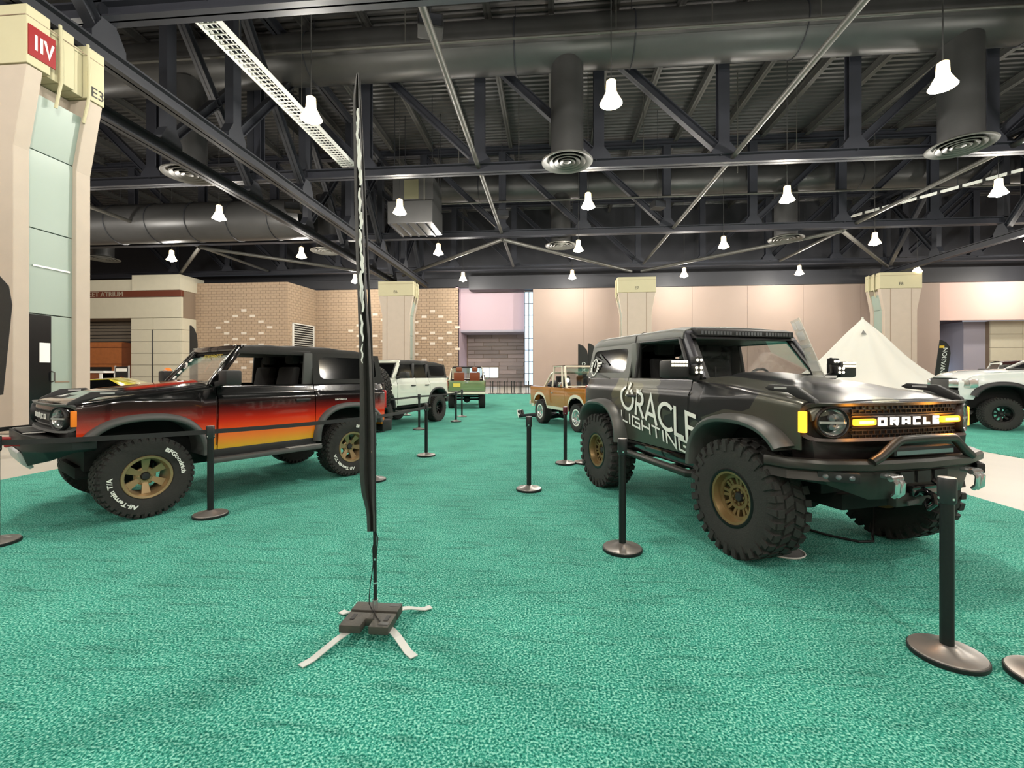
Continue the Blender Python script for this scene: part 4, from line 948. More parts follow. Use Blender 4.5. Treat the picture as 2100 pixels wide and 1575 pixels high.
MB().grid([[(x-.04, y*.97, .875) for x, y in hb_], [(x-.02, y*.985, .80) if abs(y) > .6 else (x-.03, y, .80) for x, y in hb_], low, [(x-.25, y*.8, z) for x, y, z in low]]).build('bumper_lower', steelbar, carR, solid=.02, smooth=30)
MB().tube([(.82, -.53, .945), (.83, -.45, .985), (.84, -.31, 1.085), (.845, -.27, 1.10), (.85, 0, 1.105), (.845, .27, 1.10), (.84, .31, 1.085), (.83, .45, .985), (.82, .53, .945)], .032, 12).build('bull_bar', steelbar, bR)
lbb = MB().box(.76, .83, -.32, .32, .975, 1.04).build('bumper_light_bar', dplastic, bR, bevel=.012)
MB().box(.83, .835, -.30, .30, .985, 1.015).build('bar_lens', lensg, lbb, smooth=0)
for y in (-.42, .42):
    for e in (-.028, .028): MB().tube([(.83, y+e, .845), (.90, y+e, .85), (.935, y+e, .81), (.93, y+e, .74), (.90, y+e*.6, .71)], .018, 8).build('tow_shackle', chrome, bR)
    MB().cyl((.905, y-.055, .84), (.905, y+.055, .84), .02, n=10).build('shackle_pin', chrome, bR)
for s in (1, -1):
    c_ = Vector((.735, s*.745, .835)); a_ = math.atan2(.28*s, .15)
    fo = MB().obox(c_, (.05, .26, .075), Matrix.Rotation(s*.72, 3, 'Z')).build('fog_light_recess', blackm, bR, bevel=.01)
    d_ = Matrix.Rotation(s*.72, 3, 'Z')@Vector((0, 1, 0)); n_ = Matrix.Rotation(s*.72, 3, 'Z')@Vector((1, 0, 0))
    for q in (-.08, 0, .08): MB().ball(c_+d_*q+n_*.012, .024, 12).build('fog_lens', lensg, fo)
MB().box(.76, .83, -.30, .30, .60, .70).build('winch_plate', steelbar, bR, bevel=.01)
for y in (-.2, -.02, .16): MB().box(.815, .838, y-.07, y+.07, .775, .86).build('bumper_slot', blackm, bR, smooth=0)
MB().box(.82, .86, -.17, .15, .675, .755).build('fairlead', gloss_black, bR, bevel=.012)
hk = MB().tube([(.85, -.05, .72), (.92, -.06, .70), (.94, -.08, .64), (.91, -.10, .60), (.88, -.08, .62), (.89, -.05, .66)], .02, 8).build('winch_hook', gloss_black, bR)
MB().tube([(.88, .0, .80), (.93, .01, .76), (.93, .02, .68), (.88, .03, .64)], .022, 8).build('winch_hook', gloss_black, bR)
MB().obox((.85, -.16, .635), (.012, .11, .03), Matrix.Rotation(.1, 3, 'X')).build('winch_tag', plastic, bR, smooth=0)
for s in (1, -1): MB().cyl((.02, s*.3, .56), (.05, s*.80, .50), .022, n=8).build('tie_rod', chrome, carR); MB().ball((.06, s*.45, .53), .045, 10).build('rod_joint', chrome, carR)
MB().cyl((-.62, -.66, 1.5), (-.62, -.66, 1.66), .006, n=6).build('stub_antenna', dplastic, carR)
# clear poster standing against the windscreen
sg = thing('acrylic_sign', 'clear acrylic information poster leaning on the charcoal off-roader windscreen', 'sign', carR.location, carR.rotation_euler.z)
acr = mat('clear_acrylic', C(225,225,215), .25, alpha=.5); acw = mat('poster_white', C(245,245,240), .4, alpha=.8)
SU = Vector((.80, -.60, 0)); SV = Vector((-.42, 0, .90)); SN = SU.cross(SV).normalized(); SO = Vector((-.46, .50, 1.60))
def sgp(u, v, q): return tuple(SO+SU*u*.85+SV*v+SN*q)
MB().prism(rrect(-.25, .25, -.05, .66, .02, 2), lambda a, b: sgp(a, b, 0), lambda a, b: sgp(a, b, .006)).build('sheet', acr, sg, smooth=0)
for (u0, u1, v0, v1) in ((-.23, -.05, .54, .63), (0, .22, .52, .63), (-.16, .16, .40, .50), (-.22, .22, .30, .34), (-.22, .1, .22, .25), (-.22, .22, .02, .14)):
    MB().prism([(u0, v0), (u1, v0), (u1, v1), (u0, v1)], lambda a, b: sgp(a, b, .007), lambda a, b: sgp(a, b, .009)).build('printed_block', acw, sg, smooth=0)
MB().box(-.62, -.30, .40, .56, 1.545, 1.57).build('foot', white_m, sg, smooth=0)
# ------------------------------------------------------------------ white four-door
kitW = WheelKit(.455, .315, .225, 'at', 'eight', blackalloy)
whiteP = mat('white_gloss_paint', C(214,218,206), .2, coat=1, var=.02)
carW = bronco('off_roader', 'white four-door off-roader with black soft top behind the sunset-coloured one', (-5.45, 12.16, 0), -106.6,
    dict(wb=2.95, dz=.02, doors=[(-.712, -1.66), (-1.672, -2.42)], paint=whiteP, hood=whiteP, face=dplastic, flare=dplastic, yflare=.94, ytire=.965, kit=kitW, kind='slots', ringm=dplastic, amber=amber_off, lett=lettw,
         pillar=whiteP, bpil=dplastic, top='soft', roofm=softL, quart=softL, sideglass=True, mirror=dplastic, glass=tint))
for s in (1, -1): MB().tube([(-.6, s*.9, .52), (-.7, s*.98, .5), (-2.35, s*.98, .5), (-2.45, s*.9, .52)], .035, 8).build('side_step', steelbar, carW)
# ------------------------------------------------------------------ vintage off-roaders
def classic(name, label, loc, ang, paint, low, kit, top, seatc=seatm, cat='off-roader', soft=None, pale=None, plate_=False, lift=0):
    t = thing(name, label, cat, loc, math.radians(ang)); wb = 2.34; xf, xr = .66, -3.06; D = (0, 0, lift); wp = pale or white_m
    HW, Z0, HH = .47, .52, .40; XA = [(0, HW), (-wb, HW)]
    zb = lambda x: max(arch(x, 0, HW, Z0, HH, 2.2), arch(x, -wb, HW, Z0, HH, 2.2))
    zt = lambda x: 1.17
    ys = lambda x, z: ip([(.5, .80), (.7, .835), (1.0, .85), (1.05, .845), (1.06, .855), (1.2, .84)], z)-(.05*((x-.4)/.26)**2 if x > .4 else 0)
    for s in (1, -1):
        skin(t, 'front_fender', paint, cols(xf, -.62, XA, 14), zb, zt, ys, s, 14, lift, curl=[(.02, .015), (.06, .02)])
        d = skin(t, 'door', paint, cols(-.63, -1.55, XA, 10), lambda x: max(zb(x), .60), zt, ys, s, 14, lift, curl=[(.03, .01)])
        MB().box(-1.50, -1.36, s*.86-.012, s*.86+.012, 1.0, 1.025).build('door_handle', chrome, d, bevel=.005)
        skin(t, 'rear_panel', paint, cols(-1.56, xr, XA, 14), zb, zt, ys, s, 14, lift, curl=[(.03, .01), (.12, .012)])
        if low:
            rows = []
            for x in cols(xf, xr, XA, 20):
                b = zb(x); rows.append([(x, s*(ys(x, b+q)+.006), b+q) for q in (-.0, .03, .06, .09)])
            MB().grid(rows).build('lower_stripe', low, t, smooth=40, solid=.01, loc=D)
        MB().box(xr-.02, xr+.03, s*.76-.05, s*.76+.05, .93, 1.08).build('tail_light', redlens, t, bevel=.01, loc=D)
        MB().box(.55, .64, s*.83-.02, s*.83+.02, .90, .97).build('side_marker', amber_off, t, loc=D)
        MB().box(-.72, -.62, s*.92, s*1.02, 1.22, 1.34).build('side_mirror', chrome, t, bevel=.02, loc=D); MB().bar((-.62, s*.8, 1.19), (-.66, s*.97, 1.24), .02, .02).build('mirror_arm', chrome, t, loc=D)
    MB().grid([[(x, y, 1.19+.03*(1-(abs(y)/.8)**3)-(.03 if x > .6 else 0)) for y in lsp(-.79, .79, 13)] for x in lsp(xf, -.62, 8)]).build('hood', paint, t, smooth=50, solid=.02, loc=D)
    MB().box(xf-.03, xf+.02, -.78, .78, .78, 1.17).build('grille', wp, t, bevel=.02, loc=D)
    for s in (1, -1): MB().cyl((xf+.01, s*.6, .98), (xf+.04, s*.6, .98), .1, n=20).build('headlight', lensg, t, loc=D)
    MB().box(xf+.06, xf+.16, -.82, .82, .56, .70).build('front_bumper', wp, t, bevel=.02, loc=D)
    MB().box(xr-.16, xr-.06, -.82, .82, .56, .68).build('rear_bumper', wp, t, bevel=.02, loc=D)
    tg = MB().box(xr-.025, xr+.03, -.80, .80, .70, 1.17).build('tailgate', paint, t, bevel=.015, loc=D)
    MB().box(xr-.035, xr-.02, -.66, .66, .80, .84).box(xr-.035, xr-.02, -.66, .66, 1.03, 1.06).build('tailgate_rib', paint, tg, bevel=.005)
    MB().box(xr-.05, xr-.02, -.07, .07, 1.085, 1.12).build('tailgate_handle', chrome, tg, bevel=.008)
    if plate_: MB().box(xr-.04, xr-.026, .28, .60, .885, 1.05).build('license_plate', mat('yellow_plate', C(232,210,90), .5), tg, smooth=0)
    MB().box(.6, -.62, -.52, .52, .5, 1.1).box(-.62, -1.56, -.78, .78, .5, .85).box(-1.56, xr+.04, -.52, .52, .5, .95).build('underbody', underm, t, smooth=0, loc=D)
    MB().box(-.55, -.78, -.76, .76, .95, 1.22).build('dashboard', seatm, t, bevel=.03, loc=D)
    for s in (1, -1): MB().bar((-.60, s*.80, 1.18), (-.86, s*.72, 1.80), .05, .05, (1, 0, 0)).build('windshield_post', wp, t, bevel=.01, loc=D)
    for z, x, h_ in ((1.80, -.86, .72), (1.21, -.62, .79)): MB().bar((x, -h_, z), (x, h_, z), .05, .05).build('windshield_rail', wp, t, bevel=.01, loc=D)
    MB().add([(-.60, -.78, 1.2), (-.60, .78, 1.2), (-.85, .71, 1.79), (-.85, -.71, 1.79)], [(0, 1, 2, 3)]).build('windshield', glass, t, smooth=0, solid=.006, loc=D)
    if top == 'open':
        for s in (1, -1):
            MB().tube([(-.90, s*.78, 1.2), (-.98, s*.74, 1.80), (-1.48, s*.74, 1.80), (-1.52, s*.79, 1.2)], .028, 8).build('window_frame', wp, t, loc=D)
            MB().tube([(-2.35, s*.70, 1.1), (-1.85, s*.66, 1.58), (-1.78, s*.60, 1.62), (-1.78, 0, 1.62)], .035, 8).build('roll_bar', wp, t, loc=D)
        if soft: MB().grid([[(x, y, 1.845-.02*abs(y)) for y in (-.74, -.4, 0, .4, .74)] for x in (-.84, -1.2, -1.62)]).build('bikini_top', soft, t, solid=.02, loc=D)
        MB().ball((-2.82, 0, 1.2), .34, 16, sx=.55, sz=.5).build('spare_cover', dplastic, t, loc=D)
    elif top == 'frame':
        MB().tube([(-2.1, .74, 1.1), (-2.1, .72, 1.72), (-2.1, .64, 1.78), (-2.1, -.64, 1.78), (-2.1, -.72, 1.72), (-2.1, -.74, 1.1)], .035, 8).build('roll_bar', dplastic, t, loc=D)
        for s in (1, -1): MB().tube([(-3.0, s*.76, 1.18), (-2.7, s*.74, 1.45), (-2.1, s*.72, 1.72)], .03, 8).build('top_bow', wp, t, loc=D)
        for x_ in (-1.35, -2.3):
            for y in (.36, -.36): seat(bodyseat(t, D), x_, y, .98, seatc, True, .5)
    else:
        r_ = MB(); rows = []
        for i, x in enumerate(lsp(-.84, xr+.1, 12)):
            zt_ = 1.86+.03*math.sin(PI*i/11); rows.append([(x, .79, 1.2), (x, .74, zt_-.06), (x, .66, zt_), (x, 0, zt_+.03), (x, -.66, zt_), (x, -.74, zt_-.06), (x, -.79, 1.2)])
        r_.grid(rows); r_.add(rows[-1], [tuple(range(7))]); r_.build('hard_top', paint, t, smooth=50, loc=D)
        for s in (1, -1): MB().add([(-.95, s*.792, 1.25), (-2.85, s*.792, 1.25), (-2.8, s*.757, 1.74), (-1.05, s*.757, 1.74)], [(0, 1, 2, 3)]).build('side_window', tint, t, smooth=0, solid=.01, loc=D)
    if top != 'frame':
        for y in (.36, -.36): seat(bodyseat(t, D), -1.35, y, .95, seatc, False, .5)
    h = kit.w/2
    for x in (0, -wb):
        MB().cyl((x, -.7, kit.R), (x, .7, kit.R), .045, n=10).build('axle', underm, t)
        for s in (1, -1): kit.put(t, (x, s*(.84-h), kit.R+.003), 0 if s > 0 else PI, 0, False)
    MB().ball((-wb, 0, kit.R), .16, 12).build('differential', underm, t)
    return t
kitC = WheelKit(.385, .25, .20, 'at', 'dish', chrome, ring=lettw)
orangeP = mat('burnt_orange_paint', C(176,112,40), .14, coat=1, var=.04)
creamP = mat('cream_white_paint', C(232,226,206), .25, coat=.6)
classic('vintage_off_roader', 'burnt orange vintage off-roader with cream lower stripe and chrome wheels', (1.42, 12.70, 0), -64, orangeP, creamP, kitC, 'open', soft=mat('brown_canvas', C(52,42,34), .8), pale=creamP)
kitG = WheelKit(.40, .27, .20, 'at', 'eight', blackalloy)
greenP = mat('sage_green_paint', C(112,134,92), .2, coat=1)
brownS = mat('saddle_leather', C(132,66,34), .5)
classic('vintage_off_roader', 'sage green vintage off-roader seen from behind with brown seats', (-4.28, 22.9, 0), 100, greenP, None, kitG, 'frame', seatc=brownS, pale=creamP, plate_=True, lift=.1)
maroonP = mat('maroon_paint', C(46,20,22), .2, coat=1)
classic('parked_suv', 'dark maroon vehicle roof showing behind the white pickup truck', (17.2, 20.3, 0), 150, maroonP, None, kitG, 'hard', cat='vehicle', lift=.2)
# ------------------------------------------------------------------ white pickup at the right edge
kitT = WheelKit(.455, .33, .225, 'at', 'eight', blackalloy)
tk_ = thing('pickup_truck', 'white pickup truck nose with black flare at the right edge', 'pickup truck', (12.75, 14.58, 0), math.radians(164))
tw = mat('truck_white_paint', C(226,228,226), .2, coat=1)
HW, Z0, HH = .62, .62, .62; XA = [(0, HW), (-3.6, HW)]
zb = lambda x: max(arch(x, 0, HW, Z0, HH), arch(x, -3.6, HW, Z0, HH), .85 if x > .5 else 0)
ys = lambda x, z: ip([(.6, .94), (1.0, 1.0), (1.35, 1.02), (1.45, .97), (1.6, .95)], z)-(.25*((x-.35)/.6)**2 if x > .35 else 0)
for s in (1, -1):
    skin(tk_, 'front_fender', tw, cols(.88, -.75, XA, 18), zb, lambda x: ip([(-.75, 1.62), (.4, 1.56), (.9, 1.42)], x), ys, s, 14, curl=[(.03, .03), (.1, .04)])
    skin(tk_, 'door', tw, cols(-.76, -2.6, XA, 16), zb, lambda x: 1.62, ys, s, 14, curl=[(.06, .01)])
    skin(tk_, 'bed_side', tw, cols(-2.62, -5.0, XA, 20), zb, lambda x: 1.58, ys, s, 14, curl=[(.06, .01)])
    flare(tk_, dplastic, 0, HW, Z0, HH, s, 1.0, 1.09, -1, .75, 0, wid=.13); flare(tk_, dplastic, -3.6, HW, Z0, HH, s, 1.0, 1.09, -1, 1, 0, wid=.13)
    hl = MB().pz([(.52, s*1.01), (.70, s*.98), (1.02, s*.62), (.96, s*.52), (.52, s*.88)], 1.18, 1.43).build('headlight', chrome, tk_, bevel=.02)
    MB().box(-.9, -.25, s*.66-.05, s*.66+.05, 1.69, 1.735).build('hood_vent', dplastic, tk_, bevel=.01)
    MB().bar((-.85, s*.86, 1.64), (-1.65, s*.74, 2.12), .07, .08, (1, 0, .5)).build('a_pillar', tw, tk_, bevel=.015)
    MB().add([(-.98, s*.9, 1.64), (-2.55, s*.9, 1.64), (-2.5, s*.79, 2.08), (-1.7, s*.79, 2.08)], [(0, 1, 2, 3)]).build('side_window', tint, tk_, smooth=0, solid=.01)
    MB().box(-1.25, -1.05, s*1.08, s*1.32, 1.62, 1.86).build('side_mirror', dplastic, tk_, bevel=.03)
rows = [[(x-.22*(abs(y)/.9)**2, y, ip([(-.85, 1.68), (.5, 1.63), (.85, 1.52), (.93, 1.42)], x)+.06*(1-(abs(y)/.9)**4)) for y in lsp(-.92, .92, 17)] for x in lsp(-.85, 1.0, 14)]
MB().grid(rows).build('hood', tw, tk_, smooth=50, solid=.02)
MB().px([(-.58, .95), (.58, .95), (.54, 1.44), (-.54, 1.44)], .70, .98).build('grille', dplastic, tk_, bevel=.03)
MB().box(.66, 1.05, -.82, .82, .62, 1.12).build('front_bumper', dplastic, tk_, bevel=.05)
MB().box(-1.6, -2.7, -.76, .76, 2.08, 2.16).build('roof', tw, tk_, bevel=.04)
MB().box(-1.55, -1.7, -.6, .6, 2.2, 2.26).build('roof_light_bar', dplastic, tk_, bevel=.02)
for s in (1, -1): MB().bar((-1.62, s*.5, 2.14), (-1.62, s*.5, 2.22), .04, .04, (1, 0, 0)).build('bar_bracket', dplastic, tk_, smooth=0)
MB().add([(-.88, -.84, 1.66), (-.88, .84, 1.66), (-1.62, .72, 2.1), (-1.62, -.72, 2.1)], [(0, 1, 2, 3)]).build('windshield', tint, tk_, smooth=0, solid=.01)
MB().box(.6, -4.9, -.6, .6, .6, 1.3).build('underbody', underm, tk_, smooth=0)
for x in (0, -3.6):
    for s in (1, -1): kitT.put(tk_, (x, s*(1.03-.165), .458), 0 if s > 0 else PI)
# ------------------------------------------------------------------ yellow coupe behind the column
yc = thing('coupe', 'yellow coupe with black side stripe half hidden behind the sunset-coloured off-roader', 'car', (-17.4, 15.6, 0), math.radians(-168))
yp = mat('yellow_paint', C(214,200,60), .2, coat=1); sec = [(2.2, .70, .5, .72, .74, .4), (1.9, .86, .3, .8, .84, .6), (.9, .92, .25, .92, .98, .8), (.45, .93, .25, .95, 1.02, .8), (-.35, .93, .25, .98, 1.36, .60), (-1.1, .93, .25, 1.0, 1.40, .60), (-2.0, .94, .25, 1.02, 1.12, .7), (-2.5, .9, .4, .95, 1.04, .7), (-2.65, .8, .5, .9, .92, .6)]
rows = [[(x, hw*.9, zb_), (x, hw, lerp(zb_, zs, .5)), (x, hw*.98, zs), (x, rw, zr), (x, 0, zr+.04), (x, -rw, zr), (x, -hw*.98, zs), (x, -hw, lerp(zb_, zs, .5)), (x, -hw*.9, zb_)] for x, hw, zb_, zs, zr, rw in sec]
bd = MB().grid(rows, wrap=True); bd.add(rows[0], [tuple(range(9))]); bd.add(rows[-1], [tuple(range(9))]); bd.build('body_shell', yp, yc, smooth=40)
for s in (1, -1):
    MB().add([(.35, s*.93, 1.0), (-1.9, s*.94, 1.04), (-1.15, s*.66, 1.36), (-.4, s*.66, 1.33)], [(0, 1, 2, 3)]).build('side_glass', tint, yc, smooth=0, solid=.02)
    MB().box(-2.3, 1.8, s*.945-.01, s*.945+.01, .78, .92).build('side_stripe', gloss_black, yc, smooth=0)
    for x in (1.45, -1.45): kitG.put(yc, (x, s*.80, .395), 0 if s > 0 else PI, 0, False)
# ------------------------------------------------------------------ barrier posts
postm = mat('post_black', C(32,32,33), .38, .3); basem = mat('post_base_grey', C(136,131,126), .34, .5); beltm = mat('black_webbing', C(36,36,37), .8); headm = mat('post_head_black', C(40,40,42), .4)
redm = mat('dark_red_head', C(92,20,34), .4)
mrim = MB().lathe([(.001, 0), (.172, 0), (.175, .005), (.175, .024), (.171, .028), (.001, .028)], 40).mesh('base_rim', 35)
mbase = MB().lathe([(.170, .027), (.166, .034), (.09, .043), (.05, .066), (.036, .07), (.001, .07)], 40).mesh('base', 35)
mpost = MB().lathe([(.0315, .05), (.0315, .90)], 20).mesh('post', 40)
mhead = MB().lathe([(.034, .86), (.042, .875), (.042, .995), (.038, 1.005), (.001, 1.008)], 20).mesh('belt_cassette', 40)
mscr = MB().box(-.006, .006, -.044, -.04, .885, .897).mesh('screw', 0)
mtop = MB().lathe([(.04, 1.006), (.001, 1.0105)], 20).mesh('top_cap', 0)
capm = mat('cap_pale', C(150,148,144), .4)
def post(x, y, label, head=None, belt=None, rz=0):
    t = thing('barrier_post', label, 'barrier post', (x, y, 0), rz, 'belt barrier posts')
    link('base', mbase, basem, t); link('base_rim', mrim, blackm, t); link('post', mpost, postm, t)
    hh = link('belt_cassette', mhead if head is None else mhead.copy(), headm, t)
    if head: hh.data.materials.clear(); hh.data.materials.append(head)
    link('top_cap', mtop, capm, t)
    for a in (0, PI/2, PI, -PI/2): link('screw', mscr, chrome, t, None, (0, 0, a))
    if belt:
        dx, dy = belt[0]-x, belt[1]-y; L = math.hypot(dx, dy); n = 9; rows = []
        for i in range(n):
            q = i/(n-1); sag = -.012*math.sin(PI*q)*min(1, L/2); rows.append([(dx*q, dy*q, z+sag) for z in (.915, .965)])
        MB().grid(rows).build('belt', beltm, t, solid=.004)
    return t
post(2.22, 2.74, 'nearest black barrier post at the lower right')
post(2.575, 2.56, 'barrier post base cut off by the right picture edge')
post(.64, 4.13, 'black barrier post before the rear wheel of the charcoal off-roader')
post(-.30, 6.15, 'black barrier post standing alone in the middle of the aisle')
post(.25, 8.0, 'barrier post with dark red head before the orange vehicle', head=redm)
post(.58, 8.08, 'barrier post with dark red head half hidden by the charcoal rear tire', head=redm)
post(-3.79, 4.73, 'black barrier post before the front door of the sunset-coloured off-roader', belt=(-5.17, 3.78))
post(-2.62, 6.50, 'black barrier post half hidden behind the tall foreground flag', belt=(-3.79, 4.73))
post(-2.40, 8.53, 'black barrier post right of the flag before the white off-roader', belt=(-2.62, 6.50))
post(-5.17, 3.78, 'barrier post base cut off by the left picture edge', belt=(-6.45, 3.3))
post(-6.45, 3.3, 'barrier post just outside the left picture edge', belt=(-6.5, 8.4))
post(-6.5, 8.4, 'barrier post hidden behind the sunset-coloured off-roader')
post(-3.72, 12.5, 'barrier post beside the doors of the white off-roader', belt=(-4.35, 10.2))
post(-3.12, 14.64, 'barrier post behind the white off-roader rear wheel, nearer of two', belt=(-3.72, 12.5))
post(-3.25, 16.3, 'barrier post behind the white off-roader rear wheel, farther of two', belt=(-3.12, 14.64))
post(-5.45, 16.69, 'barrier post seen under the white off-roader')
fx_ = [-4.75+i*.28 for i in range(12)]
for i, x in enumerate(fx_): post(x-.1*(i % 2), 35.2+.12*(i % 3), 'barrier post in the close row at the far carpet end')
# ------------------------------------------------------------------ tall foreground feather flag
ff = thing('feather_flag', 'tall black feather flag seen edge-on on a weighted cross base in the foreground', 'flag', (-1.10, 2.75, 0))
legm = mat('pale_steel_strap', C(196,198,194), .45, .3); wt = mat('black_rubber_weight', C(62,60,54), .55, bump=.2, bscale=60)
def legp(dx, dy, mid):
    L = math.hypot(dx, dy); ux, uy = dx/L, dy/L; nx, ny = -uy*.023, ux*.023; rows = []
    for q, z in ((.0, .055), (mid-.12, .055), (mid, .045), (.86, .006), (1.0, .006)): rows.append([(dx*q+nx, dy*q+ny, z), (dx*q-nx, dy*q-ny, z)])
    o = MB().grid(rows).build('base_leg', legm, ff, solid=.005, smooth=0)
    MB().cyl((dx*.96, dy*.96, .008), (dx*.96, dy*.96, .0105), .006, n=10).build('leg_hole', blackm, o)
legp(-.25, -.42, .55); legp(.34, -.29, .6); legp(.29, .25, .6); legp(-.29, .14, .6)
wb2 = MB(); wb2.pz([(-.15, -.185), (-.02, -.185), (-.02, -.10), (.03, -.10), (.03, -.185), (.15, -.185), (.15, -.03), (-.15, -.03)], .058, .105).build('weight_block', wt, ff, bevel=.006)
MB().box(-.15, .15, -.02, .08, .058, .112).build('weight_block', wt, ff, bevel=.006)
for x in (-.10, .11): MB().box(x-.012, x+.012, -.12, -.06, .1055, .1075).build('weight_slot', blackm, ff, smooth=0)
for x, y in ((.11, -.15), (.11, .05)): MB().box(x-.03, x+.03, y-.014, y+.014, .1052, .1135 if y > 0 else .1075).build('weight_label', plastic, ff, smooth=0)
MB().cyl((0, 0, .05), (0, 0, .17), .017, n=12).build('pole_socket', chrome, ff)
MB().tube([(0, 0, .1), (-.004, 0, .7), (-.012, .0, 1.4), (-.05, .01, 2.2), (-.09, .02, 3.0), (-.115, .03, 3.47)], [.011, .011, .010, .008, .006, .004], 10).build('pole', blackm, ff)
for z in (.27, .42): MB().cyl((0, 0, z), (0, 0, z+.012), .0135, n=12).build('pole_clip', chrome, ff)
MB().tube([(.0, -.01, .62), (.022, -.012, .56), (.012, -.012, .45), (.004, -.012, .35), (-.002, -.014, .28)], .003, 6).build('cord', blackm, ff)
MB().tube([(.0, -.012, .55), (-.012, -.013, .5), (-.008, -.013, .40), (-.03, -.013, .25), (-.035, -.014, .15), (0, -.03, .10), (.03, -.10, .11), (.07, -.17, .06)], .003, 6).build('cord', blackm, ff)
MB().tube([(0, -.02, .11), (.03, -.07, .109), (.08, -.13, .11), (.09, -.18, .07)], .003, 6).build('cord', blackm, ff)
# cloth outline: (z, left, right) as metres beside the pole foot at the pole's depth
px = lambda x: (x-768)/925*2.833
zz_ = lambda y: 1.59+(766-y)/925*2.833
ol = [(150, 731, 735), (175, 727, 737), (205, 724, 738), (300, 725, 742), (400, 727, 745), (500, 729, 748), (600, 733, 752), (700, 736, 760), (800, 738, 764), (900, 737, 767), (970, 737, 768), (1010, 741, 768), (1040, 749, 768), (1060, 752, 769), (1090, 753, 769)]
cl = mat('flag_black_cloth', C(34,33,31), .7, bump=.5, bscale=14); cw = mat('flag_white_print', C(235,235,230), .6)
def cloth(y, f, g):
    a = ip([(q[0], q[1]) for q in ol], y); b = ip([(q[0], q[2]) for q in ol], y); x = lerp(px(a), px(b), f); wv = .006*math.sin(y*.045+f*3)
    d = 2.76+g; r = (lerp(a, b, f)-1050)/925*d; ca_, sa_ = math.cos(YAW), math.sin(YAW)
    return (r*ca_-d*sa_+1.10, r*sa_+d*ca_-2.75, 1.59+(766-y)/925*d)
mbk = MB(); front = []
for y in lsp(150, 1090, 60):
    wv = .5+.5*math.sin(y*.03)
    front.append([cloth(y, 1, .012), cloth(y, .78, -.028), cloth(y, .55, -.012), cloth(y, .30+.06*wv, -.04), cloth(y, .0, .03), cloth(y, .12, .16), cloth(y, .45, .20), cloth(y, .85, .10)])
MB().grid(front, wrap=True).build('flag_cloth', cl, ff, smooth=60)
rw = random.Random(3)
for (y0, y1, f0, f1) in ((222, 262, .45, .75), (250, 300, .35, .62), (285, 352, .4, .85), (345, 380, .55, .9), (385, 440, .42, .72), (435, 470, .5, .85), (470, 520, .4, .66), (520, 560, .45, .8), (555, 620, .25, .6), (590, 640, .35, .62), (645, 700, .2, .4), (705, 745, .18, .3)):
    rows = []
    for i, y in enumerate(lsp(y0, y1, 7)):
        j = .06*math.sin(i*1.9+y0); q = math.sin(PI*(i+.6)/7.2)**.5; m_ = (f0+f1)/2+j; d = (f1-f0)/2*q
        rows.append([cloth(y, m_-d, -.045), cloth(y, m_+d, -.045)])
    MB().grid(rows).build('flag_print', cw, ff, solid=.004)
# ------------------------------------------------------------------ smaller feather flags
def flag(label, x, y, h, w, rz, txt=None, zb=.7, tip=.5, lean=0.0):
    t = thing('feather_flag', label, 'flag', (x, y, 0), rz); hh = h-zb
    L = [(0, zb), (w, zb+.1), (w, zb+hh*.72), (w*.86, zb+hh*.86), (w*.5, zb+hh*.96), (.06, h), (0, h)]
    MB().prism(L, lambda a, b: (a+lean*(b-zb), -.006, b), lambda a, b: (a+lean*(b-zb), .006, b)).build('flag_cloth', cl, t, smooth=0)
    MB().tube([(0, 0, .05), (0, 0, zb), (lean*(h-zb), 0, h)], .018, 8).build('pole', blackm, t)
    MB().lathe([(.001, 0), (.2, 0), (.2, .04), (.03, .06)], 20).build('base', blackm, t)
    if txt:
        for s in (-1, 1): text_on('flag_lettering', txt, w*.52, lambda u, v, q: (w*.72-v*1.0+lean*(zb+hh*.42+u*s*0+u-zb), s*(.007+q), zb+hh*.44+u), lettw, t, sx=.95, extr=.001)
    return t
flag('black feather flag at the left picture edge before the near column', -10.68, 7.35, 3.55, .62, .2, 'EXPO', zb=1.1, lean=.09)
flag('small black feather flag above the sunset-coloured windshield', -15.95, 18.7, 3.72, .36, 0, None, zb=1.0)
flag('black lettered feather flag behind the orange vehicle, left of two', 1.45, 24.2, 3.15, .52, 0, 'EXPO', zb=.9)
flag('black lettered feather flag behind the orange vehicle, right of two', 1.98, 24.3, 3.2, .5, 0, 'OFFROAD', zb=.9)
fr_ = flag('black white-lettered feather flag beside the white tent', 20.3, 25.9, 3.38, .62, 0, 'JEEP INVASION', zb=.8, lean=.13)
MB().box(.30, .55, -.012, .012, 2.95, 3.08).build('flag_emblem', mat('emblem_yellow', C(220,180,60), .5), fr_, smooth=0)
# ------------------------------------------------------------------ tent
tn = thing('bell_tent', 'white canvas bell tent behind the charcoal off-roader', 'tent', (12.75, 19.7, 0)); tm = mat('white_canvas', C(204,204,196), .85, bump=.15, bscale=8)
rows = []; N = 144
for q in lsp(0, 1, 14):
    z = lerp(3.83, .62, q); base = 3.5*(q**1.0)*(1-.20*math.sin(PI*min(1, q))); r_ = []
    for j in range(N):
        a = 2*PI*j/N; rr = base*(1+.045*math.cos(a*13)*q**.6+.03*math.sin(a*5+q*3)*q); r_.append((max(rr, .03)*math.cos(a), max(rr, .03)*math.sin(a), z))
    rows.append(r_)
rows.append([(x*1.0, y*1.0, .01) for x, y, z in rows[-1]])
MB().grid(rows, wrap=True).build('canvas', tm, tn, smooth=70, solid=.01)
MB().cyl((0, 0, 3.7), (0, 0, 3.9), .04, n=10).build('pole_tip', tm, tn)
MB().cyl((0, 0, 0), (0, 0, 3.8), .035, n=10).build('centre_pole', pipem, tn)
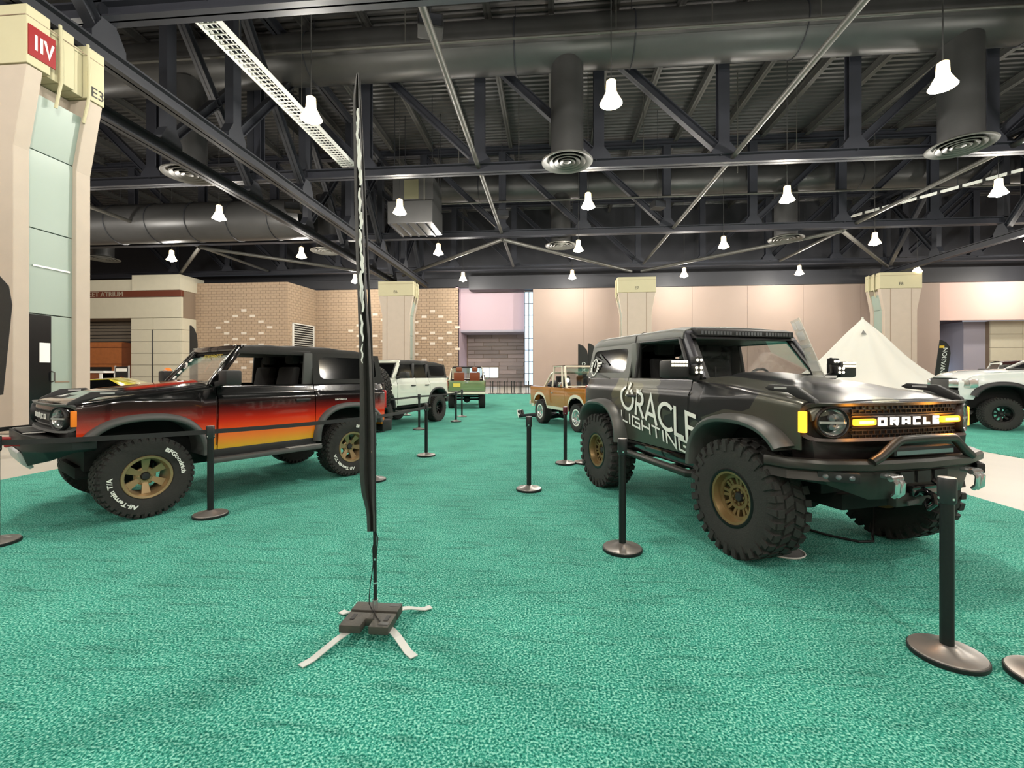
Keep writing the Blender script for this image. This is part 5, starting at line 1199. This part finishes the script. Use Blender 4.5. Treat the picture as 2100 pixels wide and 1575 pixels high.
vt = MB().add([(-.45, -.62, 3.16), (-.27, -.66, 3.14), (-.35, -.58, 3.34)], [(0, 1, 2)]).build('vent', mat('vent_grey', C(120,120,116), .8), tn, smooth=0, solid=.01)
for a in (-.7, -1.4, -2.1, -2.8): MB().tube([(3.3*math.cos(a), 3.3*math.sin(a), .7), (4.0*math.cos(a), 4.0*math.sin(a), .02)], .008, 6).build('guy_rope', tm, tn)
# ------------------------------------------------------------------ floor odds and ends
pd = thing('tire_mat', 'black pad with pale rim under the charcoal front tire', 'mat', (2.06, 4.22, 0)); MB().lathe([(.001, .012), (.16, .012), (.17, .004)], 28).build('pad', blackm, pd); MB().tube([(.172*math.cos(a), .172*math.sin(a), .008) for a in lsp(0, 2*PI, 33)[:-1]], .007, 6, closed=True).build('rim', white_m, pd)
MB().tube([(2.35, 5.1, .012), (2.55, 4.88, .012), (2.70, 4.65, .012), (2.88, 4.50, .012), (3.02, 4.52, .012), (3.08, 4.62, .03), (3.16, 4.72, .2), (3.2, 4.8, .5)], .012, 8).build('power_cable', blackm, label='black cable looping on the carpet below the charcoal off-roader', cat='cable')
# sign boards in the atrium opening
sb = thing('notice_board', 'black notice board with a red stop disc at the atrium entrance', 'sign', (-22.2, 21.6, 0))
MB().box(-.36, .36, -.03, .03, .4, 1.95).build('board', blackm, sb, smooth=0, bevel=.01); MB().box(-.3, .3, -.04, -.03, 1.7, 1.86).build('heading', lettw, sb, smooth=0)
MB().cyl((0, -.03, 1.2), (0, -.045, 1.2), .22, n=24).build('stop_disc', redhook, sb); MB().box(-.1, .1, -.05, -.045, 1.18, 1.22).build('disc_bar', lettw, sb, smooth=0)
for s in (1, -1): MB().box(s*.38-.02, s*.38+.02, -.03, .03, 0, 2.0).build('upright', silverp, sb, smooth=0); MB().box(s*.38-.03, s*.38+.03, -.25, .25, 0, .04).build('foot', silverp, sb, smooth=0)
ct = thing('display_counter', 'white topped counter standing left of the notice board', 'counter', (-24.6, 21.9, 0)); MB().box(-1.4, 1.4, -.35, .35, 1.62, 1.72).build('top', white_m, ct, smooth=0, bevel=.01); MB().box(-1.3, 1.3, -.3, .3, 0, 1.62).build('body', dwood, ct, smooth=0); MB().box(1.15, 1.3, -.34, .34, 0, 1.6).build('end_panel', white_m, ct, smooth=0)
sd = thing('display_stand', 'white A-shaped display foot at the right picture edge', 'stand', (8.75, 9.0, 0)); MB().bar((.35, 0, .05), (.9, .2, .5), .05, .08).build('strut', white_m, sd, bevel=.01); MB().bar((.33, 0, .04), (1.3, -.1, .04), .09, .08).build('foot', white_m, sd, bevel=.01)
# ------------------------------------------------------------------ people
def person(label, loc, rz, joints, top_m, shirt_m, extras):
    """joints: dict name -> (x,y,z,r); one continuous skinned body"""
    order = ['pelvis', 'chest', 'neck', 'head', 'crown', 'shl', 'ell', 'wrl', 'hal', 'shr', 'elr', 'wrr', 'har', 'hil', 'knl', 'anl', 'tol', 'hir', 'knr', 'anr', 'tor']
    ed = [('pelvis', 'chest'), ('chest', 'neck'), ('neck', 'head'), ('head', 'crown'), ('chest', 'shl'), ('shl', 'ell'), ('ell', 'wrl'), ('wrl', 'hal'), ('chest', 'shr'), ('shr', 'elr'), ('elr', 'wrr'), ('wrr', 'har'), ('pelvis', 'hil'), ('hil', 'knl'), ('knl', 'anl'), ('anl', 'tol'), ('pelvis', 'hir'), ('hir', 'knr'), ('knr', 'anr'), ('anr', 'tor')]
    me = bpy.data.meshes.new('person'); me.from_pydata([joints[k][:3] for k in order], [(order.index(a), order.index(b)) for a, b in ed], []); o = bpy.data.objects.new('person', me); col.objects.link(o)
    md = o.modifiers.new('skin', 'SKIN'); me.skin_vertices or o.data.skin_vertices
    if not me.skin_vertices:
        bm = bmesh.new(); bm.from_mesh(me); bm.verts.layers.skin.verify(); bm.to_mesh(me); bm.free()
    for i, k in enumerate(order): v = me.skin_vertices[0].data[i]; r = joints[k][3]; v.radius = (r, r); v.use_root = (i == 0)
    sb_ = o.modifiers.new('sub', 'SUBSURF'); sb_.levels = 1; sb_.render_levels = 2
    me.materials.append(top_m); o.location = loc; o.rotation_euler = (0, 0, rz); tag(o, label, 'person')
    for n_, mb, m in extras: mb.build(n_, m, o, smooth=60)
    return o
std = dict(pelvis=(0, 0, .95, .15), chest=(0, 0, 1.32, .16), neck=(0, 0, 1.48, .06), head=(0, .01, 1.60, .095), crown=(0, .01, 1.70, .08), shl=(.17, 0, 1.40, .065), ell=(.24, .02, 1.12, .05), wrl=(.25, .10, .88, .038), hal=(.25, .13, .80, .04), shr=(-.17, 0, 1.40, .065), elr=(-.24, .02, 1.12, .05), wrr=(-.25, .10, .88, .038), har=(-.25, .13, .80, .04), hil=(.09, 0, .88, .11), knl=(.1, .02, .5, .075), anl=(.1, 0, .09, .05), tol=(.11, .16, .04, .04), hir=(-.09, 0, .88, .11), knr=(-.1, .02, .5, .075), anr=(-.1, 0, .09, .05), tor=(-.11, .16, .04, .04))
dark = mat('dark_clothing', C(30,31,36), .85); skinm = mat('skin', C(188,140,112), .6); hairm = mat('dark_hair', C(30,24,20), .7); capo = mat('orange_cap', C(230,120,30), .7)
def headx(hair): return [('face', MB().ball((0, .03, 1.62), .092, 16, sy=1.05, sz=1.2), skinm), ('hair', MB().ball((0, -.015, 1.655), .105, 16, sz=1.05), hair), ('nose', MB().ball((0, .13, 1.61), .016, 8), skinm)]+[('ear', MB().ball((s*.095, .01, 1.61), .022, 8, sx=.5), skinm) for s in (1, -1)]+[('eye', MB().ball((s*.035, .118, 1.64), .012, 8), blackm) for s in (1, -1)]
sc_ = 1.03
person('person in dark clothing standing far off before the bright window, left of two', (-7.62, 46.5, 0), 1.2, std, dark, dark, headx(hairm))
person('person in dark clothing standing far off before the bright window, right of two', (-7.0, 46.3, 0), 2.6, std, dark, dark, headx(hairm))
person('person in dark clothing wearing an orange cap behind the sunset-coloured off-roader', (-11.25, 12.35, 0), 2.9, std, dark, dark, headx(capo))
# someone lying under the orange vehicle, sneakers showing
ly = dict(pelvis=(0, 0, .14, .14), chest=(0, .38, .16, .15), neck=(0, .55, .15, .06), head=(0, .68, .14, .095), crown=(0, .77, .14, .08), shl=(.17, .46, .15, .06), ell=(.3, .3, .12, .045), wrl=(.22, .52, .2, .035), hal=(.18, .6, .22, .036), shr=(-.17, .46, .15, .06), elr=(-.3, .3, .12, .045), wrr=(-.22, .52, .2, .035), har=(-.18, .6, .22, .036), hil=(.09, -.06, .13, .1), knl=(.11, -.46, .13, .07), anl=(.1, -.86, .09, .045), tol=(.12, -.93, .14, .04), hir=(-.09, -.06, .13, .1), knr=(-.1, -.46, .13, .07), anr=(-.09, -.86, .09, .045), tor=(-.11, -.93, .14, .04))
shoes = []
for s in (1, -1):
    shoes += [('sneaker', MB().obox((s*.10, -.93, .15), (.10, .075, .26), Matrix.Rotation(.25, 3, 'X')), blackm), ('sneaker_sole', MB().obox((s*.10, -.985, .155), (.105, .032, .28), Matrix.Rotation(.25, 3, 'X')), lettw), ('sneaker_stripe', MB().obox((s*.155, -.94, .15), (.006, .05, .08), Matrix.Rotation(.6, 3, 'X')), lettw)]
person('person in dark trousers and striped sneakers lying under the orange vehicle', (-.22, 15.75, 0), -2.0, ly, dark, dark, shoes)
